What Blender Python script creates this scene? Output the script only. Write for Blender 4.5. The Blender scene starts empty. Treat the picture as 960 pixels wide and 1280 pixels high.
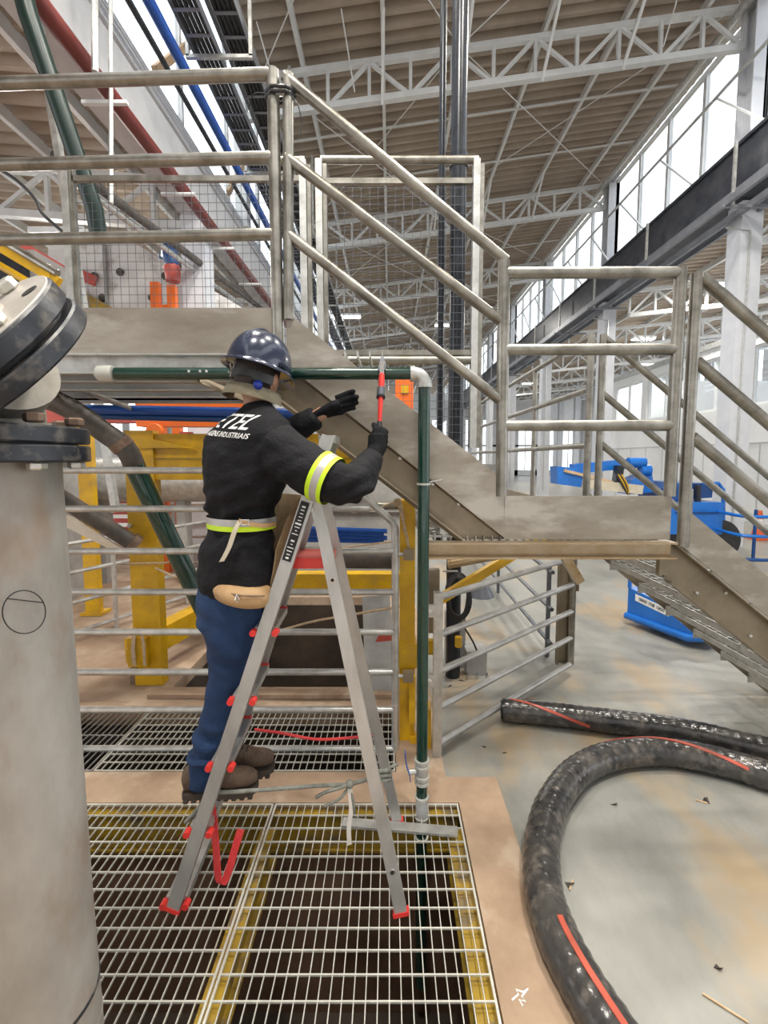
import bpy, bmesh, math, random
import numpy as np
from mathutils import Vector as V, Matrix, noise
from mathutils.bvhtree import BVHTree
random.seed(7)
scn = bpy.context.scene
COL = scn.collection
PI = math.pi

# ---------------------------------------------------------------- camera, world, light, exposure
F, CX, CY, H = 560.0, 487.0, 618.0, 1.70
TP = 45.0 / 560.0
PITCH = math.atan(TP)
cam = bpy.data.cameras.new('camera')
cam.sensor_fit = 'HORIZONTAL'; cam.sensor_width = 36.0
cam.lens = 36.0 * F / 960.0
cam.shift_x = -(CX - 480.0) / 960.0
cam.shift_y = (CY - 640.0) / 960.0
cam.clip_start = 0.02; cam.clip_end = 400
camo = bpy.data.objects.new('camera', cam); COL.objects.link(camo)
camo.location = (0, 0, H); camo.rotation_euler = (PI/2 - PITCH, 0, 0)
scn.camera = camo

w = bpy.data.worlds.new('overcast_sky'); scn.world = w; w.use_nodes = True
bg = w.node_tree.nodes['Background']
bg.inputs['Color'].default_value = (0.93, 0.96, 1.0, 1); bg.inputs['Strength'].default_value = 3.2
scn.view_settings.view_transform = 'Standard'; scn.view_settings.look = 'None'
scn.view_settings.gamma = 1.0; scn.view_settings.use_curve_mapping = False
scn.view_settings.exposure = -0.32

FWD = V((0, math.cos(PITCH), -math.sin(PITCH))); UP = V((0, math.sin(PITCH), math.cos(PITCH)))
def ray(px, py): return FWD + V((1, 0, 0)) * ((px - CX) / F) + UP * ((CY - py) / F)
def at(px, py, Y):                     # point of the place seen at a pixel, on the vertical plane at distance Y
    d = ray(px, py or 640); return V((0, 0, H)) + d * (Y / d.y)
def onz(px, py, z):                    # ... on the horizontal plane at height z
    d = ray(px, py); return V((0, 0, H)) + d * ((z - H) / d.z)

# ---------------------------------------------------------------- materials
M = {}
def mat(name, c1, c2=None, rough=0.5, metal=0.0, scale=6.0, bump=0.0, bscale=None, stretch=(1, 1, 1), lo=0.35, hi=0.65,
        c3=None, scale3=1.2, emit=0.0, coat=0.0, detail=6.0, spec=None, rvar=0.0):
    m = bpy.data.materials.new(name); m.use_nodes = True
    nt = m.node_tree; b = nt.nodes['Principled BSDF']; L = nt.links.new
    b.inputs['Roughness'].default_value = rough; b.inputs['Metallic'].default_value = metal
    b.inputs['Base Color'].default_value = (*c1, 1)
    if spec is not None: b.inputs['Specular IOR Level'].default_value = spec
    if coat: b.inputs['Coat Weight'].default_value = coat
    if emit:
        b.inputs['Emission Color'].default_value = (*c1, 1); b.inputs['Emission Strength'].default_value = emit
    if c2 or bump:
        tc = nt.nodes.new('ShaderNodeTexCoord'); mp = nt.nodes.new('ShaderNodeMapping')
        mp.inputs['Scale'].default_value = stretch
        L(tc.outputs['Object'], mp.inputs['Vector'])
    if c2:
        n = nt.nodes.new('ShaderNodeTexNoise'); n.inputs['Scale'].default_value = scale; n.inputs['Detail'].default_value = detail
        n.inputs['Roughness'].default_value = 0.62
        L(mp.outputs['Vector'], n.inputs['Vector'])
        r = nt.nodes.new('ShaderNodeValToRGB')
        r.color_ramp.elements[0].position = lo; r.color_ramp.elements[0].color = (*c1, 1)
        r.color_ramp.elements[1].position = hi; r.color_ramp.elements[1].color = (*c2, 1)
        L(n.outputs['Fac'], r.inputs['Fac']); out = r.outputs['Color']
        if c3:
            n3 = nt.nodes.new('ShaderNodeTexNoise'); n3.inputs['Scale'].default_value = scale3; n3.inputs['Detail'].default_value = 5
            n3.inputs['Roughness'].default_value = 0.6
            L(mp.outputs['Vector'], n3.inputs['Vector'])
            r3 = nt.nodes.new('ShaderNodeValToRGB'); r3.color_ramp.elements[0].position = 0.52; r3.color_ramp.elements[1].position = 0.66
            L(n3.outputs['Fac'], r3.inputs['Fac'])
            mx = nt.nodes.new('ShaderNodeMix'); mx.data_type = 'RGBA'
            L(r3.outputs['Color'], mx.inputs[0]); L(out, mx.inputs[6]); mx.inputs[7].default_value = (*c3, 1); out = mx.outputs[2]
        L(out, b.inputs['Base Color'])
        if rvar:
            mr = nt.nodes.new('ShaderNodeMapRange'); mr.inputs[3].default_value = rough - rvar; mr.inputs[4].default_value = rough + rvar
            L(n.outputs['Fac'], mr.inputs[0]); L(mr.outputs[0], b.inputs['Roughness'])
    if bump:
        nb = nt.nodes.new('ShaderNodeTexNoise'); nb.inputs['Scale'].default_value = bscale or scale * 4; nb.inputs['Detail'].default_value = 4
        L(mp.outputs['Vector'], nb.inputs['Vector'])
        bp = nt.nodes.new('ShaderNodeBump'); bp.inputs['Strength'].default_value = bump; bp.inputs['Distance'].default_value = 0.01
        L(nb.outputs['Fac'], bp.inputs['Height']); L(bp.outputs['Normal'], b.inputs['Normal'])
    M[name] = m; return m

mat('tube_steel', (.195, .182, .156), (.36, .343, .302), .34, .85, 9, .05, 60, (1, 1, 1), rvar=.12)
mat('plate_steel', (.225, .195, .155), (.37, .335, .285), .40, .5, 3.5, .04, 50, (1, 1, 2.5), lo=.3, hi=.7, c3=(.44, .41, .365), scale3=2.6, rvar=.1)
mat('amber_steel', (.33, .22, .10), (.46, .38, .28), .3, .6, 4, .03, 40, (1, 1, 1), rvar=.1)
mat('channel_steel', (.20, .16, .11), (.30, .25, .18), .4, .5, 4, .04, 40, rvar=.1)
mat('galvanised', (.42, .42, .40), (.60, .60, .58), .4, .7, 14, .03, 60, rvar=.1)
mat('grate_steel', (.60, .59, .53), (.76, .75, .68), .4, .45, 12)
mat('aluminium', (.40, .395, .38), (.52, .515, .50), .38, .6, 10, .02, 60, (1, 1, .4), rvar=.1)
mat('bright_steel', (.70, .70, .70), None, .2, .95)
mat('pipe_concrete', (.24, .22, .195), (.42, .40, .365), .5, .2, 5.0, .05, 40, (1, 1, .5), lo=.3, hi=.7, c3=(.25, .175, .12), scale3=3.2, rvar=.08)
mat('stub_pipe', (.20, .18, .15), (.36, .33, .28), .5, .3, 6, .1, 40, c3=(.08, .07, .06), scale3=4)
mat('flange_black', (.008, .010, .016), (.022, .025, .032), .38, 0, 14, .06, 60, c3=(.10, .09, .08), scale3=22, rvar=.1)
mat('flange_face', (.44, .41, .37), (.55, .52, .48), .5, .4, 8, .04, 40)
mat('bolt_steel', (.55, .54, .50), (.68, .66, .60), .4, .7, 20)
mat('rust_bolt', (.16, .10, .07), (.26, .18, .13), .6, .4, 20)
mat('green_paint', (.004, .030, .020), (.006, .042, .028), .2, 0, 6, .01, 30, coat=.4)
mat('dark_green', (.003, .015, .011), (.005, .022, .016), .35, 0, 6)
mat('pvc_grey', (.42, .43, .43), (.5, .5, .5), .45, 0, 8)
mat('white_fitting', (.55, .55, .50), (.42, .42, .38), .45, .1, 10)
mat('yellow_paint', (.68, .40, .004), (.50, .28, .006), .4, 0, 5, .05, 40, c3=(.50, .30, .03), scale3=6)
mat('yellow_ledge', (.40, .26, .01), (.24, .15, .03), .55, 0, 6, .05, 30, c3=(.16, .12, .07), scale3=9)
mat('black_steel', (.015, .017, .022), (.03, .033, .04), .25, .3, 10)
mat('grey_steel', (.10, .11, .13), (.15, .16, .18), .35, .5, 10)
mat('dusty_rubber', (.05, .045, .04), (.12, .10, .085), .6, 0, 8, .05, 40)
mat('hose_black', (.022, .022, .024), (.07, .065, .06), .2, 0, 9, .15, 60, c3=(.12, .105, .09), scale3=14, rvar=.12)
mat('hose_red', (.55, .09, .05), (.38, .08, .05), .4, 0, 10)
mat('concrete_floor', (.20, .20, .182), (.34, .335, .305), .38, 0, 2.6, .03, 60, (1, .55, 1), lo=.3, hi=.7, c3=(.37, .285, .185), scale3=1.7, rvar=.15)
mat('pad_concrete', (.30, .20, .13), (.44, .315, .215), .75, 0, 5, .12, 60, lo=.3, hi=.7, c3=(.50, .39, .29), scale3=2.5)
mat('dirt_floor', (.30, .20, .13), (.50, .38, .28), .8, 0, 2.5, .2, 14, c3=(.30, .20, .13), scale3=1.6)
mat('pit_wall_shaded', (.11, .062, .036), (.19, .11, .068), .85, 0, 3, .2, 14)  # mud brown, darkened to stand in for shade below the grating
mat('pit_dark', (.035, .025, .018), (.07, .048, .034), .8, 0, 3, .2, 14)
mat('roof_sheet', (.38, .315, .25), (.45, .38, .31), .65, .05, 1.5, 0)
mat('white_steel', (.72, .74, .75), (.80, .82, .82), .45, .1, 5)
mat('beam_grey', (.50, .50, .51), (.60, .60, .61), .5, .1, 3)
mat('column_white', (.60, .62, .67), (.68, .70, .74), .55, 0, 3)
mat('gutter_dark', (.035, .040, .055), (.08, .085, .10), .35, .3, 3)
mat('gutter_mid', (.18, .19, .22), (.26, .27, .30), .4, .4, 3)
mat('wall_white', (.78, .79, .80), (.84, .85, .85), .6, 0, 2)
mat('red_pipe', (.12, .020, .016), (.17, .028, .022), .4, 0, 5)
mat('red_machine', (.45, .07, .05), (.55, .10, .08), .45, 0, 5)
mat('blue_pipe', (.01, .07, .36), (.015, .10, .44), .3, 0, 5)
mat('blue_lift', (.008, .13, .50), (.012, .17, .60), .35, 0, 4, coat=.2)
mat('blue_dark', (.008, .055, .20), (.01, .07, .26), .35, 0, 4)
mat('orange_paint', (.80, .16, .015), (.68, .13, .02), .4, 0, 4)
mat('machine_grey', (.28, .275, .265), (.40, .395, .38), .5, .1, 4)
mat('machine_white', (.72, .72, .71), (.80, .80, .79), .5, 0, 3, c3=(.5, .47, .45), scale3=3)
mat('plastic_sheet', (.72, .62, .48), (.85, .80, .72), .25, 0, 6, .3, 16)
mat('timber', (.45, .30, .17), (.58, .42, .26), .7, 0, 6, 0, None, (1, 8, 1))
mat('jacket', (.0055, .0055, .0075), (.012, .012, .014), .85, 0, 8, .5, 90, spec=.28)
mat('jeans', (.008, .028, .085), (.017, .052, .14), .9, 0, 5, .5, 160, (1, 1, .5), c3=(.022, .065, .16), scale3=3)
mat('boot_leather', (.085, .052, .033), (.15, .10, .068), .75, 0, 12, .35, 60)
mat('boot_sole', (.045, .034, .026), (.075, .058, .045), .8, 0, 12)
mat('glove', (.004, .004, .005), (.008, .008, .010), .8, 0, 20, .5, 160, spec=.2)
mat('skin', (.42, .22, .14), (.48, .26, .17), .5, 0, 10)
mat('hair', (.012, .009, .008), (.03, .02, .016), .7, 0, 30, .4, 120, (1, 1, .3))
mat('helmet', (.014, .020, .045), (.028, .037, .07), .24, .15, 7, .02, 40, coat=.5, rvar=.08)
mat('neck_flap', (.15, .13, .085), (.21, .185, .125), .9, 0, 12, .4, 90)
mat('hi_vis', (.62, .88, .02), (.55, .78, .02), .55, 0, 20)
mat('reflect_tape', (.42, .41, .40), (.50, .49, .47), .4, .3, 20)
mat('leather_tan', (.42, .25, .11), (.52, .33, .16), .6, 0, 9, .15, 60)
mat('apron_suede', (.22, .145, .075), (.33, .235, .13), .9, 0, 7, .4, 60)
mat('strap_cream', (.50, .44, .33), (.60, .54, .42), .8, 0, 12)
mat('elastic_white', (.7, .68, .62), None, .6)
mat('black_plastic', (.012, .012, .013), (.025, .025, .027), .45, 0, 12)
mat('blue_plastic', (.01, .03, .30), None, .35)
mat('red_plastic', (.62, .03, .025), (.72, .05, .04), .4, 0, 9)
mat('red_platform', (.50, .09, .08), (.62, .16, .14), .5, 0, 9)
mat('red_strap', (.60, .035, .04), (.70, .06, .06), .6, 0, 20, .2, 120)
mat('rope_grey', (.14, .145, .125), (.24, .24, .21), .8, 0, 30, .3, 120)
mat('rope_tan', (.42, .30, .18), (.55, .42, .28), .85, 0, 40, .4, 140)
mat('clear_tape', (.72, .66, .6), (.8, .76, .7), .3, 0, 12)
mat('print_white', (.82, .82, .80), None, .7)
mat('print_black', (.012, .012, .014), None, .6)
mat('cone_orange', (.80, .14, .03), (.7, .12, .03), .5, 0, 6)
mat('lamp_face', (1.0, .98, .94), None, .5, 0, emit=14)
mat('debris', (.04, .035, .03), (.10, .085, .07), .8, 0, 20)
def glass_mat():
    m = bpy.data.materials.new('window_glass'); m.use_nodes = True; nt = m.node_tree
    for n in list(nt.nodes): nt.nodes.remove(n)
    o = nt.nodes.new('ShaderNodeOutputMaterial'); mx = nt.nodes.new('ShaderNodeMixShader'); mx.inputs[0].default_value = .08
    t = nt.nodes.new('ShaderNodeBsdfTransparent'); t.inputs[0].default_value = (.93, .95, .96, 1)
    g = nt.nodes.new('ShaderNodeBsdfGlossy'); g.inputs['Roughness'].default_value = .05
    nt.links.new(t.outputs[0], mx.inputs[1]); nt.links.new(g.outputs[0], mx.inputs[2]); nt.links.new(mx.outputs[0], o.inputs[0])
    M['window_glass'] = m
glass_mat()
def floor_stains():                    # streaks of tan dust on the grey floor
    m = M['concrete_floor']; nt = m.node_tree
glassy = None

# ---------------------------------------------------------------- mesh collector
ORG = {}
def frame_of(d):
    d = d.normalized(); a = V((0, 0, 1)) if abs(d.z) < .9 else V((1, 0, 0))
    u = d.cross(a).normalized(); return u, u.cross(d).normalized()
class MB:
    def __init__(s): s.v = []; s.f = []
    def add(s, vs, fs):
        n = len(s.v); s.v.extend(V(p) for p in vs); s.f.extend([tuple(i + n for i in q) for q in fs]); return s
    def box(s, c, size, rot=None):
        c = V(c); hx, hy, hz = size[0]/2, size[1]/2, size[2]/2
        vs = [V((x, y, z)) for x in (-hx, hx) for y in (-hy, hy) for z in (-hz, hz)]
        if rot is not None: vs = [rot @ p for p in vs]
        return s.add([p + c for p in vs], [(0,1,3,2), (4,6,7,5), (0,4,5,1), (2,3,7,6), (0,2,6,4), (1,5,7,3)])
    def span(s, a, b): return s.box([(a[i]+b[i])/2 for i in range(3)], [abs(a[i]-b[i]) for i in range(3)])
    def bar(s, p0, p1, wd, ht, up=None):     # rectangular bar; ht along up
        p0, p1 = V(p0), V(p1); d = (p1 - p0); L = d.length; d.normalize()
        upv = V(up) if up is not None else (V((0, 0, 1)) if abs(d.z) < .95 else V((0, 1, 0)))
        u = d.cross(upv).normalized(); n = u.cross(d).normalized()
        vs = []
        for p in (p0, p1):
            for a, b in ((-1,-1), (1,-1), (1,1), (-1,1)): vs.append(p + u*(a*wd/2) + n*(b*ht/2))
        return s.add(vs, [(3,2,1,0), (4,5,6,7), (0,1,5,4), (1,2,6,5), (2,3,7,6), (3,0,4,7)])
    def chan(s, p0, p1, wd, ht, t, up=None, side=1):      # C channel: web + two flanges
        p0, p1 = V(p0), V(p1); d = (p1-p0).normalized()
        upv = V(up) if up is not None else V((0, 0, 1))
        u = d.cross(upv).normalized(); n = u.cross(d).normalized()
        s.bar(p0, p1, t, ht, n)
        for k in (-1, 1):
            o = u*(side*wd/2) + n*(k*(ht-t)/2); s.bar(p0+o, p1+o, wd, t, n)
        return s
    def ring_loft(s, rings, cap=True, closed=False):
        n = len(rings[0]); k = len(rings); base = len(s.v)
        for r in rings: s.v.extend(V(p) for p in r)
        m = k if closed else k - 1
        for i in range(m):
            a = base + i*n; b = base + ((i+1) % k)*n
            for j in range(n): s.f.append((a+j, a+(j+1) % n, b+(j+1) % n, b+j))
        if cap and not closed:
            s.f.append(tuple(base + j for j in range(n))[::-1]); s.f.append(tuple(base + (k-1)*n + j for j in range(n)))
        return s
    def tube(s, pts, r, seg=12, closed=False, cap=True, flat=1.0):
        pts = [V(p) for p in pts]; k = len(pts)
        rad = r if isinstance(r, (list, tuple)) else [r]*k
        T = []
        for i in range(k):
            a = pts[(i-1) % k] if (closed or i > 0) else pts[0]; b = pts[(i+1) % k] if (closed or i < k-1) else pts[-1]
            T.append((b-a).normalized())
        u, n = frame_of(T[0]); rings = []
        for i in range(k):
            u = (u - T[i]*u.dot(T[i])); u = u.normalized() if u.length > 1e-6 else frame_of(T[i])[0]
            n = T[i].cross(u)
            rings.append([pts[i] + u*(math.cos(2*PI*j/seg)*rad[i]) + n*(math.sin(2*PI*j/seg)*rad[i]*flat) for j in range(seg)])
        return s.ring_loft(rings, cap, closed)
    def ell(s, rings, seg=20):               # rings: (centre, half width, half depth, yaw [, tilt dir])
        out = []
        for q in rings:
            c, a, b, yaw = V(q[0]), q[1], q[2], q[3]
            ax = V((math.cos(yaw), math.sin(yaw), 0)); ay = V((-math.sin(yaw), math.cos(yaw), 0))
            tz = q[4] if len(q) > 4 else (0, 0)
            out.append([c + ax*(math.cos(t)*a) + ay*(math.sin(t)*b) + V((0, 0, tz[0]*math.cos(t)*a + tz[1]*math.sin(t)*b))
                        for t in [2*PI*j/seg for j in range(seg)]])
        return s.ring_loft(out)
    def ball(s, c, r, seg=14, rings=8, sc=(1, 1, 1), rot=None):
        c = V(c); rr = []
        for i in range(1, rings):
            t = PI*i/rings; q = []
            for j in range(seg):
                p = V((math.sin(t)*math.cos(2*PI*j/seg)*sc[0], math.sin(t)*math.sin(2*PI*j/seg)*sc[1], -math.cos(t)*sc[2]))*r
                q.append(c + (rot @ p if rot is not None else p))
            rr.append(q)
        return s.ring_loft(rr)
    def disc(s, c, n, r, t, seg=32, r0=0):     # plate of thickness t along n, optional hole
        c, n = V(c), V(n).normalized(); u, w_ = frame_of(n)
        def ring(rad, o): return [c + n*o + u*(math.cos(2*PI*j/seg)*rad) + w_*(math.sin(2*PI*j/seg)*rad) for j in range(seg)]
        if r0 <= 0:
            b = min(.004, t*.2)
            return s.ring_loft([ring(r-b, -t/2), ring(r, -t/2+b), ring(r, t/2-b), ring(r-b, t/2)])
        return s.ring_loft([ring(r0, -t/2), ring(r, -t/2), ring(r, t/2), ring(r0, t/2)], closed=True)
    def prism(s, poly, d):                     # polygon in space, extruded by vector d
        poly = [V(p) for p in poly]; d = V(d); n = len(poly)
        return s.add(poly + [p + d for p in poly], [tuple(range(n))[::-1], tuple(range(n, 2*n))] + [(i, (i+1) % n, n+(i+1) % n, n+i) for i in range(n)])
    def ribbon(s, pts, wv, t):                 # flat band: path, width vector(s), thickness
        rings = []; pts = [V(p) for p in pts]
        for i, p in enumerate(pts):
            wi = V(wv[i]) if isinstance(wv, list) else V(wv)
            tg = (pts[min(i+1, len(pts)-1)] - pts[max(i-1, 0)]).normalized()
            nn = tg.cross(wi).normalized()*t/2
            rings.append([p - wi/2 - nn, p + wi/2 - nn, p + wi/2 + nn, p - wi/2 + nn])
        return s.ring_loft(rings)
    def mesh(s, name, origin=V((0, 0, 0)), smooth=True, sharp=.6):
        me = bpy.data.meshes.new(name); me.from_pydata([tuple(p - origin) for p in s.v], [], s.f); me.validate(); 
        if smooth:
            me.shade_smooth(); me.set_sharp_from_angle(angle=sharp)
        return me
    def build(s, name, m, parent=None, smooth=True, sharp=.6, kind=None):
        if parent is None:
            a = np.array([tuple(p) for p in s.v]); lo, hi = a.min(0), a.max(0)
            org = V(((lo[0]+hi[0])/2, (lo[1]+hi[1])/2, lo[2]))
        else: org = ORG[parent.name]
        me = s.mesh(name, org, smooth, sharp); me.materials.append(M[m])
        o = bpy.data.objects.new(name, me); COL.objects.link(o); ORG[o.name] = org
        if parent is None: o.location = org
        else: o.parent = parent
        if kind: o['kind'] = kind
        return o
def tag(o, label, cat=None, group=None, kind=None):
    o['label'] = label
    if cat: o['category'] = cat
    if group: o['group'] = group
    if kind: o['kind'] = kind
    return o
def thing(name, label, cat, loc, group=None):
    o = bpy.data.objects.new(name, None); o.empty_display_size = .1; COL.objects.link(o); o.location = V(loc); ORG[o.name] = V(loc)
    return tag(o, label, cat, group)
def struct(o, label=None):
    o['kind'] = 'structure'
    if label: o['label'] = label
    return o
def piece(me, name, parent, loc, rot=None, m=None):
    o = bpy.data.objects.new(name, me); COL.objects.link(o); o.parent = parent
    o.location = V(loc) - (ORG[parent.name] if parent else V((0, 0, 0)))
    if rot is not None: o.rotation_euler = rot
    ORG[o.name] = V(loc)
    return o
def unit(mb, name, m, smooth=True):
    me = mb.mesh(name, V((0, 0, 0)), smooth); me.materials.append(M[m]); return me
def bez(pts, n=8):                            # smooth curve through points (Catmull-Rom)
    pts = [V(p) for p in pts]; out = []
    for i in range(len(pts)-1):
        p0 = pts[max(i-1, 0)]; p1 = pts[i]; p2 = pts[i+1]; p3 = pts[min(i+2, len(pts)-1)]
        for k in range(n):
            t = k/n
            out.append(.5*((2*p1) + (p2-p0)*t + (2*p0-5*p1+4*p2-p3)*t*t + (3*p1-p0-3*p2+p3)*t**3))
    out.append(pts[-1]); return out
def arc_corner(a, b, c, r, n=6):              # round the corner at b
    a, b, c = V(a), V(b), V(c); p = b + (a-b).normalized()*r; q = b + (c-b).normalized()*r
    return [(1-t)**2*p + 2*t*(1-t)*b + t*t*q for t in [i/n for i in range(n+1)]]
def baked(mb, name, m, parent, voxel=.008, smooth=8, disp=None, kind=None):   # union of closed lofts -> one continuous surface
    tmp = mb.mesh(name + '_raw', ORG[parent.name] if parent else V((0, 0, 0)), False)
    o = bpy.data.objects.new(name + '_raw', tmp); COL.objects.link(o)
    r = o.modifiers.new('r', 'REMESH'); r.mode = 'VOXEL'; r.voxel_size = voxel
    sm = o.modifiers.new('s', 'SMOOTH'); sm.factor = .5; sm.iterations = smooth
    dg = bpy.context.evaluated_depsgraph_get(); dg.update()
    me = bpy.data.meshes.new_from_object(o.evaluated_get(dg)); me.name = name
    bpy.data.objects.remove(o); bpy.data.meshes.remove(tmp)
    if disp:
        org = ORG[parent.name] if parent else V((0, 0, 0))
        ns = [v.normal.copy() for v in me.vertices]
        for v, n in zip(me.vertices, ns): v.co += n*disp(v.co + org)
    me.materials.clear(); me.materials.append(M[m]); me.shade_smooth()
    ob = bpy.data.objects.new(name, me); COL.objects.link(ob)
    if parent: ob.parent = parent; ORG[ob.name] = ORG[parent.name]
    else: ORG[ob.name] = V((0, 0, 0))
    return ob
def text_mesh(txt, size, name):                # flat lettering in the xy plane
    c = bpy.data.curves.new(name, 'FONT'); c.body = txt; c.size = size; c.align_x = 'CENTER'; c.align_y = 'CENTER'; c.resolution_u = 3; c.offset = size*.012
    o = bpy.data.objects.new(name, c); COL.objects.link(o)
    dg = bpy.context.evaluated_depsgraph_get(); dg.update()
    me = bpy.data.meshes.new_from_object(o.evaluated_get(dg)); bpy.data.objects.remove(o); return me

# ================================================================ THE SETTING
def slab(rects, z, t, holes=()):
    mb = MB()
    for (x0, x1, y0, y1) in rects:
        xs = sorted({x0, x1, *[h for q in holes for h in q[:2] if x0 < h < x1]}); ys = sorted({y0, y1, *[h for q in holes for h in q[2:] if y0 < h < y1]})
        for i in range(len(xs)-1):
            for j in range(len(ys)-1):
                cx_, cy_ = (xs[i]+xs[i+1])/2, (ys[j]+ys[j+1])/2
                if any(q[0] < cx_ < q[1] and q[2] < cy_ < q[3] for q in holes): continue
                mb.span((xs[i], ys[j], z-t), (xs[i+1], ys[j+1], z))
    return mb
G1 = (-1.62, .345, .75, 2.09)      # front grated opening
G2 = (-2.10, .035, 2.31, 2.96)     # grated opening behind the ladder
PIT = (-1.62, -.16, 3.16, 5.4)     # open pit under the yellow frame
struct(slab([(.57, 22, -6, 2.27), (.30, 22, 2.27, 60), (-14, .30, 11, 60)], -.03, .10).build('floor', 'concrete_floor', smooth=False), 'grey power-floated concrete hall floor with tan dust')
struct(slab([(-3.2, .57, -6, 2.27), (-3.2, .30, 2.27, 3.02)], 0, .14, [G1, G2]).build('floor_pad', 'pad_concrete', smooth=False), 'raised brown concrete pad around the gratings')
struct(slab([(-14, -3.2, -6, 3.02), (-14, .30, 3.02, 11)], -.004, .10, [PIT]).build('floor_dirt', 'dirt_floor', smooth=False), 'dusty brown ground around the yellow frame')
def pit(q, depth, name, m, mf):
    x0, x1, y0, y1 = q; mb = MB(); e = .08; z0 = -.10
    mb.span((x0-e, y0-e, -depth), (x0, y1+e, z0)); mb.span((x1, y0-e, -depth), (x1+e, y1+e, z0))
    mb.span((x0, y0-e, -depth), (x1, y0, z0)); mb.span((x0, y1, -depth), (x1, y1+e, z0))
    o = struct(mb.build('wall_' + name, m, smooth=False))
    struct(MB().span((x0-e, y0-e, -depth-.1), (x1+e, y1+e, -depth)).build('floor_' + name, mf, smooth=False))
pit(G1, 1.15, 'sump', 'pit_wall_shaded', 'pit_dark'); pit(G2, .9, 'trench', 'pit_dark', 'pit_dark'); pit(PIT, 1.5, 'pit', 'pit_dark', 'pit_dark')
# thin shuttering boards and kerb at the pit's lip
struct(MB().span((-1.72, 3.05, 0), (.02, 3.16, .03)).build('trim_1', 'pad_concrete', smooth=False), 'low concrete kerb along the open pit')

# --- corrugated roofs
def corrugated(name, xa, za, xb, zb, y0, y1, label, pitch=.27, amp=.065):
    n = int((y1-y0)/pitch)*4; mb = MB(); xs = [xa, (xa+xb)/2, xb]; prof = [-amp, amp, amp, -amp]
    ph = [0, .22, .5, .72]
    vs = []
    for i in range(n+1):
        y = y0 + (i//4)*pitch + ph[i % 4]*pitch
        for x in (xa, xb): vs.append((x, y, za + (zb-za)*(x-xa)/(xb-xa) + prof[i % 4]))
    fs = [(2*i, 2*i+1, 2*i+3, 2*i+2) for i in range(n)]
    mb.add(vs, fs)
    # upper skin so the sheet has thickness
    k = len(mb.v); mb.add([(x, y, z+.03) for (x, y, z) in vs], [q[::-1] for q in fs])
    o = mb.build(name, 'roof_sheet', sharp=.3); return struct(o, label)
XL, XR = -2.76, 6.72
def zc(x): return 8.82 + (10.12-8.82)*(x-XL)/(XR-XL)         # roof of the middle bay
def zl(x): return 6.0 + .07*(XL-x)                            # left bay
def zr(x): return 6.75 + .10*(x-XR)                            # right bay
ceil = corrugated('ceiling', XL, zc(XL)+.2, XR+.3, zc(XR+.3)+.2, -7, 62, 'brown corrugated roof of the middle bay')
ceil_l = corrugated('ceiling_left', -13, zl(-13)+.22, XL-.12, zl(XL)+.22, -7, 62, 'brown corrugated roof of the lower bay beside the duct')
ceil_r = corrugated('ceiling_right', XR+.15, zr(XR)+.2, 20, zr(20)+.2, -7, 62, 'brown corrugated roof of the low bay beyond the clerestory')
# purlins, each one a part of its roof
for x in (-2.45, -1.62, -.12, 1.38, 2.88, 4.38, 5.88):
    MB().bar((x, -1, zc(x)+.07), (x, 62, zc(x)+.07), .07, .16).build('purlin', 'white_steel', ceil, False)
for x in (-12, -10.5, -9, -7.5, -6.2, -5.1, -4.0, -3.05):
    MB().bar((x, -1, zl(x)+.08), (x, 62, zl(x)+.08), .07, .16).build('purlin', 'white_steel', ceil_l, False)
for x in (7.4, 8.9, 10.4, 11.9, 13.4, 15, 16.5, 18):
    MB().bar((x, 1, zr(x)+.07), (x, 62, zr(x)+.07), .07, .16).build('purlin', 'white_steel', ceil_r, False)
# sag rods and wind bracing under the middle roof
ORD = ['first', 'second', 'third', 'fourth', 'fifth', 'sixth', 'seventh', 'eighth', 'ninth', 'tenth']
TY = [9 + 5.4*k for k in range(9)]
for y in [3.9, 6.6] + [t + d for t in TY[:6] for d in (1.8, 3.6)]:
    MB().bar((XL+.1, y, zc(XL)), (XR, y, zc(XR)), .035, .035).build('sag_rod', 'white_steel', ceil, False)
for y in [3.6] + TY[:5]:
    for (xa, xb) in ((-2.4, 1.3), (1.3, 6.5)):
        for s in (0, 1):
            MB().tube([(xa, y + 5.4*s, zc(xa)-.02), (xb, y + 5.4*(1-s), zc(xb)-.02)], .012, 6).build('brace_rod', 'white_steel', ceil)
for x in (-2.2, -.8, 4.9):
    MB().tube([(x, 8.0, zc(x)), (x+.15, 8.9, zc(x)-.6)], .012, 6).build('hanger_rod', 'white_steel', ceil)

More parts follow.
